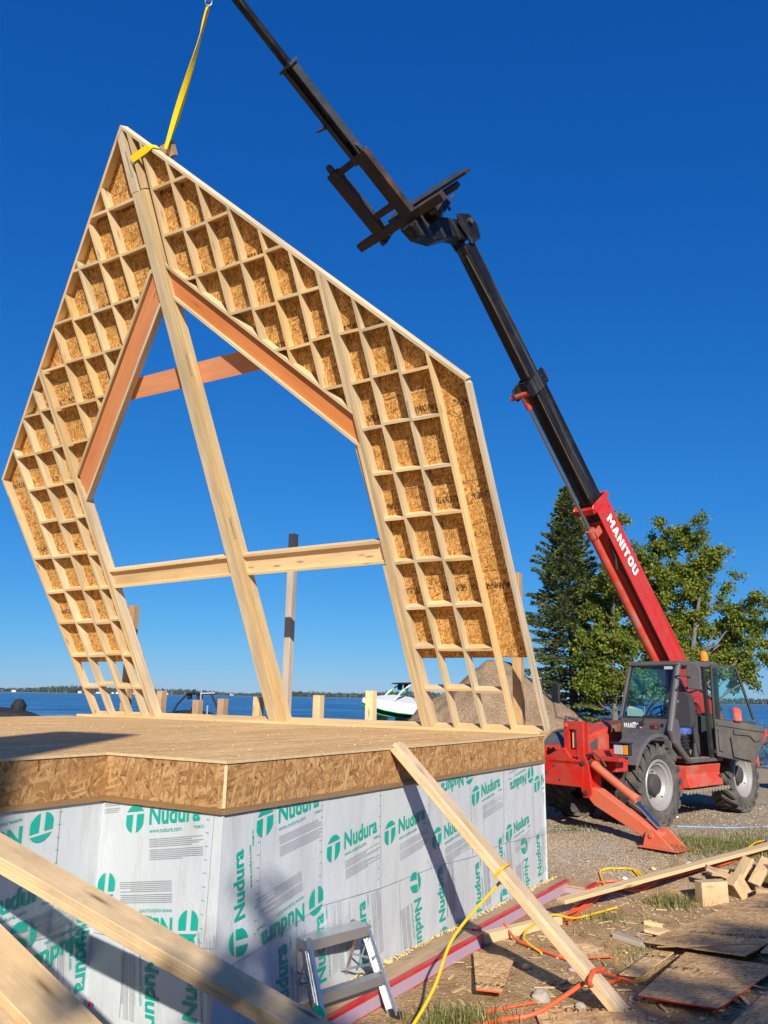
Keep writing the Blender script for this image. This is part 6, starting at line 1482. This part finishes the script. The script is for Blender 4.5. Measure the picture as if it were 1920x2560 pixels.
# ------------------------------------------------------------------ stepladder
def ladder():
    O = V((-.33, 6.60, -2.35)); X = V((.83, .56, 0)).normalized(); X = V((.71, .70, 0)).normalized(); Yb = V((-X.y, X.x, 0))       # X across, Yb towards the wall
    rt = empty("stepladder", frame(O, X, Yb, V((0, 0, 1))) @ Matrix.Scale(1.06, 4)); tag(rt, "small aluminium stepladder with a green splash standing by the wrapped wall", "stepladder")
    H = .55; wb, wt = .335, .295; ya, yt = -.30, -.02
    def rail(x0, x1, y0, y1, nm):
        b = MB(); p0, p1 = V((x0, y0, 0)), V((x1, y1, H)); d, s, u = orth(p1 - p0, (1, 0, 0))
        b.bar(p0, p1, .085, .004, (1, 0, 0)); sg = 1 if x0 < 0 else -1
        for e in (-1, 1): b.bar(p0 + s * .04 * e + V((sg * .014, 0, 0)), p1 + s * .04 * e + V((sg * .014, 0, 0)), .004, .028, (1, 0, 0))
        for e in (-.3, .3): b.bar(p0 + s * .04 * e - V((sg * .004, 0, 0)), p1 + s * .04 * e - V((sg * .004, 0, 0)), .006, .006, (1, 0, 0))
        o = b.build(nm, M['alu'], rt); b = MB(); b.box(x0 - .02, x0 + .02, y0 - .05, y0 + .05, -.005, .035); b.build("foot", M['black_plastic'], o); return o
    rl = rail(-wb, -wt, ya, yt, "front_rail"); rail(wb, wt, ya, yt, "front_rail"); rail(-wb * .94, -wt * .96, .30, .06, "rear_rail"); rail(wb * .94, wt * .96, .30, .06, "rear_rail")
    def st(z, dpt, nm):
        k = z / H; y = ya + (yt - ya) * k; w_ = wb + (wt - wb) * k; b = MB(); b.box(-w_ + .008, w_ - .008, y - dpt / 2, y + dpt / 2, z - .004, z); b.box(-w_ + .008, w_ - .008, y - dpt / 2, y - dpt / 2 + .004, z - .06, z - .004); b.box(-w_ + .008, w_ - .008, y + dpt / 2 - .004, y + dpt / 2, z - .05, z - .004)
        for i in range(5): b.box(-w_ + .02, w_ - .02, y - dpt / 2 + .012 + i * dpt / 6, y - dpt / 2 + .018 + i * dpt / 6, z, z + .003)
        b.build(nm, M['alu'], rt)
    st(.25, .085, "step")
    b = MB(); b.box(-wt - .012, wt + .012, -.07, .09, H - .004, H + .004); b.box(-wt - .012, wt + .012, -.074, -.07, H - .065, H + .004); b.box(-wt - .012, -wt - .006, -.07, .09, H - .06, H); b.box(wt + .006, wt + .012, -.07, .09, H - .06, H); b.build("top_step", M['alu'], rt, .003)
    b = MB()
    for sg in (-1, 1): b.bar((sg * wt * .98, -.13, H * .62), (sg * wt * .97, .14, H * .58), .003, .016); b.bar((sg * wt, -.05, H * .86), (sg * wt * .97, .03, H * .5), .003, .014); b.bar((sg * wt * .98, -.10, .30), (sg * wt * .7, .2, .2), .003, .016)
    b.bar((-wb * .9, .27, .12), (wb * .9, .27, .12), .02, .02); b.bar((-wb * .8, .20, .36), (wb * .8, .20, .36), .02, .02); b.build("spreader", M['alu'], rt)
    b = MB(); b.lathe([(.0, 0), (.05, .001), (.07, 0)], (-wb - .003, ya + .05, .14), (-1, 0, 0), 12)
    b.prism([(-.035, .02), (.035, .01), (.03, .16), (.0, .22), (-.03, .14)], (-wb - .001 + .02 * .1, ya + .035, .0), V((0, .94, 0)), V((.06, .36, .93)).normalized(), V((-1, 0, .05)).normalized(), 0.0, .006); b.build("paint_splash", M['print_green'], rl) if False else b.build("paint_splash", M['print_green'], rt)
ladder()
# ------------------------------------------------------------------ cords, hoses, string
def smooth_path(pts, n=8):
    P = [V(p) for p in pts]; out = []
    for i in range(len(P) - 1):
        p0, p1, p2, p3 = P[max(i - 1, 0)], P[i], P[i + 1], P[min(i + 2, len(P) - 1)]
        for k in range(n):
            t = k / n; out.append(.5 * ((2 * p1) + (p2 - p0) * t + (2 * p0 - 5 * p1 + 4 * p2 - p3) * t * t + (3 * p1 - p0 - 3 * p2 + p3) * t ** 3))
    return out + [P[-1]]
def cord(pts, r, mat, label, name="extension_cord", cat="cord", group=None, n=8, absolute=False):
    P = pts if absolute else [on_ground(x, y, dz + r * .7) for x, y, dz in pts]
    b = MB(); b.tube(smooth_path(P, n), r, 8); return tag(b.build(name, M[mat]), label, cat, group)
k_ = .56; wrap = bt.lerp(bf, .50)
un = (V((.62, -.30, .80)) - dbr * V((.62, -.30, .80)).dot(dbr)).normalized(); sn = dbr.cross(un)
cord([wrap + sn * .10 - un * .10, wrap + sn * .11 + un * .0, wrap + sn * .06 + un * .022, wrap - sn * .05 + un * .022, wrap - sn * .115 + un * -.005, wrap - sn * .16 + V((-.10, -.05, -.13)), V((.60, 6.60, -1.78)), V((.42, 6.30, -2.05)), V((.22, 6.02, -2.24)), V((.02, 5.75, -2.33)), V((-.35, 5.45, -2.34))], .012, 'cord_yellow', "yellow extension cord looped over the leaning brace and hanging to the ground", absolute=True)
loop = []
for i in range(30):
    a = i * .46; rr = 1 + .12 * math.sin(i * 1.7); loop.append((3.14 + .27 * rr * math.cos(a), 10.88 + .33 * rr * math.sin(a), .012 + .004 * (i // 14)))
cord(loop[:16] + [(3.5, 10.75, .03), (3.95, 10.83, .02), (4.4, 10.98, .03), (4.9, 11.2, .05), (5.25, 11.6, .05), (5.6, 12.0, .03)], .012, 'cord_yellow', "coiled yellow cord lying on the grey patch of ground")
for i, lb in enumerate(("orange air hose running from the footing to the right edge", "orange hose lying alongside the first, nearer the long board", "orange hose with a loop by the end of the footing", "orange hose strand farthest from the board")):
    R_ = random.Random(40 + i); P = []
    for (x, y) in ((2.0, 9.2), (2.35, 9.75), (2.62, 10.25), (2.95, 10.55), (3.3, 10.62), (3.65, 10.78), (4.05, 10.88), (4.5, 11.02), (4.9, 11.22), (5.3, 11.65), (5.9, 12.0), (6.6, 12.3)):
        P.append((x + R_.uniform(-.12, .12), y + R_.uniform(-.08, .08) - .04 * i, .012 + .012 * i))
    if i == 2: P = P[:3] + [(2.75, 10.75, .02), (3.1, 10.80, .03), (3.0, 10.5, .04)] + P[4:]
    cord(P, .013, 'cord_orange', lb, "air_hose", "hose", "orange hoses beside the long board")
cord([(1.55, 8.1, .02), (1.45, 8.45, .05), (1.6, 8.75, .10), (1.85, 9.0, .12), (2.1, 9.2, .05), (2.3, 9.45, .02), (2.75, 9.75, .02)], .012, 'cord_yellow', "yellow cord winding round the short timber by the footing")
cord([(1.30, 8.75, .10), (1.38, 8.45, .03), (1.62, 8.1, .02), (1.95, 7.75, .02), (2.2, 7.4, .02)], .012, 'cord_orange', "orange cord hanging off the short timber by the footing")
w2 = bt.lerp(bf, .86)
cord([on_ground(.55, 6.35, .02), on_ground(.95, 6.55, .02), on_ground(1.25, 6.62, .05), w2 - sn * .12 + un * -.01 + V((0, 0, -.01)), w2 - sn * .05 + un * .02, w2 + sn * .08 + un * .025 + dbr * -.03, w2 + sn * .16 + V((.02, .08, -.06)), on_ground(2.15, 7.6, .02)], .017, 'cord_orange', "thick red hose crossing over the foot of the leaning brace", "air_hose", "hose", absolute=True)
cord([(.62, 6.55, .01), (.9, 6.72, .01), (1.25, 6.84, .02)], .010, 'cord_orange', "short orange strip on the ground left of the brace foot", "cord_end", "cord")
cord([(2.45, 12.82, .0), (2.75, 12.8, .0), (3.1, 12.78, .0), (3.5, 12.75, .0)], .009, 'string', "blue string on the gravel left of the stabiliser", "string_line", "string")
cord([(4.75, 13.22, .0), (5.2, 13.2, .0), (5.7, 13.27, .0), (6.3, 13.5, .0), (7.0, 13.6, .0)], .009, 'string', "blue string on the gravel right of the front wheel", "string_line", "string")
b = MB(); b.tube([(0, 0, 0), (.12, .04, .03), (.22, .07, .05)], [.022, .028, .02], 10); b.tube([(.22, .07, .05), (.30, .10, .10)], [.03, .03], 10); o = b.build("hose_coupling", M['blue']); o.location = on_ground(5.45, 11.72, .06); tag(o, "blue hose coupling at the right end of the orange hoses", "coupling")
b = MB(); b.tube([(0, 0, 0), (.07, .03, .0)], .02, 8); o = b.build("hose_coupling", M['white']); o.location = on_ground(4.02, 10.93, .06); tag(o, "white hose coupling on the orange hoses", "coupling")
b = MB(); b.box(-.02, .02, -.004, .004, -.05, .05); o = b.build("tape_marker", M['pink']); o.scale = (.7, 1, .35); o.location = (-2.03, 6.20, -2.16); o.rotation_euler = (0, .2, -.5); tag(o, "small pink tape tag at the foot of the wrapped wall", "tape")
# rocks and litter
for i, (x, y, r, lb) in enumerate(((1.33, 7.0, .085, "larger pale rock between the brace and the red hose"), (1.60, 6.82, .05, "smaller grey rock beside the brace foot"), (2.05, 6.95, .03, "small stone right of the brace foot"))):
    lump("rock", on_ground(x, y, r * .25), r, M['rock'], lb, "rock", None, .65, i + 1)
for i, (x, y, r, m_, lb) in enumerate(((3.62, 11.05, .06, 'sprayfoam', "yellow foam crumb beside the yellow cord"), (3.2, 10.92, .05, 'white', "white scrap inside the yellow cord loop"), (2.52, 10.25, .09, 'sprayfoam', "yellow foam lump at the end of the footing"), (2.35, 10.02, .06, 'sprayfoam', "smaller yellow foam lump near the footing end"), (.92, 7.55, .03, 'white', "white paper bit on the dirt by the footing"), (1.75, 7.7, .05, 'foam_purple', "lilac foam chip beside the brace"), (1.35, 7.75, .06, 'sprayfoam', "yellow foam crumb behind the OSB scrap"), (5.15, 14.35, .05, 'white', "white scrap in the shade under the telehandler"))):
    lump("litter_scrap", on_ground(x, y, r * .2), r, M[m_], lb, "scrap", None, .4, i + 11, 1)
# loose stones and wood chips: too many to count
def scatter(name, n, area, rmin, rmax, mat, label, seed, cat, flat=.6, cond=None):
    R_ = random.Random(seed); b = MB()
    base = [(1, 0, 0), (-1, 0, 0), (0, 1, 0), (0, -1, 0), (0, 0, 1), (0, 0, -1)]; fc = [(0, 2, 4), (2, 1, 4), (1, 3, 4), (3, 0, 4), (2, 0, 5), (1, 2, 5), (3, 1, 5), (0, 3, 5)]
    for i in range(n):
        x, y = R_.uniform(area[0], area[1]), R_.uniform(area[2], area[3])
        if cond and not cond(x, y): continue
        r = R_.uniform(rmin, rmax) * R_.uniform(.6, 1); p = on_ground(x, y, r * .25); Rm = Matrix.Rotation(R_.uniform(0, 6.3), 3, 'Z') @ Matrix.Rotation(R_.uniform(-.4, .4), 3, 'X'); sc3 = (R_.uniform(.7, 1.3), R_.uniform(.5, 1), flat * R_.uniform(.7, 1.2)); vs = [p + Rm @ V((q[0] * r * sc3[0], q[1] * r * sc3[1], q[2] * r * sc3[2])) for q in base]
        for f in fc: b.face([vs[k] for k in f])
    return tag(b.build(name, mat), label, cat, None, 'stuff')
al = lambda x, y: (x + 1.06) * .5406 + (y - 5.658) * .8413
bl_ = lambda x, y: (x + 1.06) * .8413 - (y - 5.658) * .5406
out = lambda x, y: not (al(x, y) < 6.2 and bl_(x, y) < .1)
scatter("gravel_stones", 5200, (1.8, 8.5, 9.8, 16), .009, .03, M['rock'], "loose gravel stones on the driveway", 3, "gravel", .6, lambda x, y: out(x, y) and al(x, y) > 5.6)
scatter("dirt_clods", 1500, (-.2, 4.5, 5.8, 10.5), .008, .03, M['sand'], "small dirt clods on the dug ground", 4, "dirt", .6, out)
scatter("wood_chips", 900, (-.1, 4.8, 6, 10.6), .01, .035, M['spf'], "wood chips and splinters on the dug ground", 5, "wood chips", .15, out)
def splinters():
    R_ = random.Random(16); b = MB()
    for i in range(150):
        x, y = R_.uniform(.6, 4.8), R_.uniform(6.2, 10.4)
        if not out(x, y): continue
        p = on_ground(x, y, .012); an = R_.uniform(0, 3.14); l = R_.uniform(.03, .11); d = V((math.cos(an), math.sin(an), R_.uniform(-.08, .12))).normalized(); _, s, u_ = orth(d)
        b.obox(p, d, s, u_, l, R_.uniform(.004, .018), R_.uniform(.002, .006), R_.randint(0, 1))
    tag(b.build("wood_splinters", [M['offcut'], M['osb_edge']]), "long wood splinters and sheet slivers strewn over the dirt", "wood splinters", None, 'stuff')
splinters()
def deck_chips():
    R_ = random.Random(6); b = MB()
    for i in range(170):
        a, c = R_.uniform(.3, 5.7), R_.uniform(-.1, 6.5); p = NEAR + E_ * a - W_ * c; l = R_.uniform(.004, .012); an = R_.uniform(0, 3.1)
        b.obox((p.x, p.y, -.447), V((math.cos(an), math.sin(an), 0)), V((-math.sin(an), math.cos(an), 0)), V((0, 0, 1)), l, l * .35, .003)
    tag(b.build("sawdust_chips", M['spf']), "wood shavings scattered over the deck", "wood chips", None, 'stuff')
deck_chips()
# grass
def grass(name, patches, label, seed):
    R_ = random.Random(seed); b = MB()
    for (x, y, rx, ry, n, h) in patches:
        for i in range(n):
            px_, py_ = x + R_.gauss(0, rx), y + R_.gauss(0, ry)
            if not out(px_, py_): continue
            p = on_ground(px_, py_, -.005); a = R_.uniform(0, 6.28); hh = h * R_.uniform(.5, 1.2); ln = V((math.cos(a), math.sin(a), 0)); s = V((-ln.y, ln.x, 0)) * R_.uniform(.0025, .005); m_ = p + ln * hh * .2 + V((0, 0, hh * .6)); e = p + ln * hh * R_.uniform(.3, .7) + V((0, 0, hh * R_.uniform(.75, 1))); u = (R_.random(), R_.random())
            b.face([p - s, p + s, m_ + s * .8, m_ - s * .8], [u] * 4); b.face([m_ - s * .8, m_ + s * .8, e], [u] * 3)
    return tag(b.build(name, M['grass']), label, "grass", None, 'stuff')
grass("grass", [(5.0, 11.55, .55, .35, 2600, .09), (5.9, 11.9, .6, .4, 2000, .09), (5.6, 11.2, .5, .25, 1200, .08), (4.45, 11.75, .3, .25, 900, .07), (2.95, 12.75, .25, .1, 350, .08), (6.8, 12.6, .6, .4, 900, .08)], "green grass patches at the edge of the gravel", 1)
grass("grass_tufts", [(3.55, 10.02, .14, .10, 300, .13), (3.4, 10.15, .14, .08, 150, .12), (.62, 6.52, .16, .10, 420, .14), (.40, 6.35, .12, .08, 200, .1), (2.55, 9.35, .12, .12, 120, .11), (2.45, 8.25, .14, .15, 140, .07)], "dry grass tufts growing in the dug dirt", 2)

# ------------------------------------------------------------------ behind the camera: what shades the foreground
rt = empty("deck_shade_caster", Matrix.Translation((-7.5, -12, -1.7))); tag(rt, "unseen house shape added behind the camera to cast shade on the deck", "shade caster")  # added out of view to shade the deck, not a known building
b = MB(); b.box(-4, 4.6, -4, 3, 0, 7.2); b.build("wall", M['cabin_wall'], rt)
b = MB(); b.prism([(-4.6, 7.1), (3, 7.1), (-.5, 10.2)], (0, 0, 0), X_, Z_, Y_, -4.4, 3.0); b.build("roof", M['cabin_roof'], rt)
b = MB(); b.prism([(4.6, 8.1), (6.5, 8.1), (6.72, 10.42), (5.7, 10.66), (5.2, 8.9)], (0, 0, 0), X_, Z_, Y_, 2.4, 3.0); b.build("shade_block", M['cabin_wall'], rt)  # added floating block, outlined to give the deck shadow its shape
clump_tree(1.3, -9.2, 7.2, "leafy tree behind the camera shading the foreground", [(.85, 6.35, .22), (1.0, 6.05, .24), (.55, 5.72, .28), (1.75, 4.9, .5), (2.1, 4.6, .5), (1.35, 4.9, .4), (2.2, 3.8, .6), (1.2, 4.0, .6), (.25, 5.25, .26), (1.45, 5.55, .16), (.1, 4.3, .4), (-.6, 4.6, .3)], 61, 6500, .11, dy=.4, grow=1.0)
clump_tree(5.0, -9.6, 7.2, "second leafy tree behind the camera shading the foreground", [(4.2, 6.18, .45), (4.8, 6.43, .45), (5.4, 6.53, .45), (6.0, 6.43, .45), (4.4, 5.43, .6), (5.2, 5.63, .6), (6.0, 5.53, .6), (5.6, 7.08, .24), (4.9, 6.95, .2), (3.8, 5.63, .4), (6.6, 6.43, .5), (3.45, 6.23, .22), (6.3, 7.23, .25), (3.2, 5.43, .3)], 62, 12000, .11, dy=.4, grow=1.0)
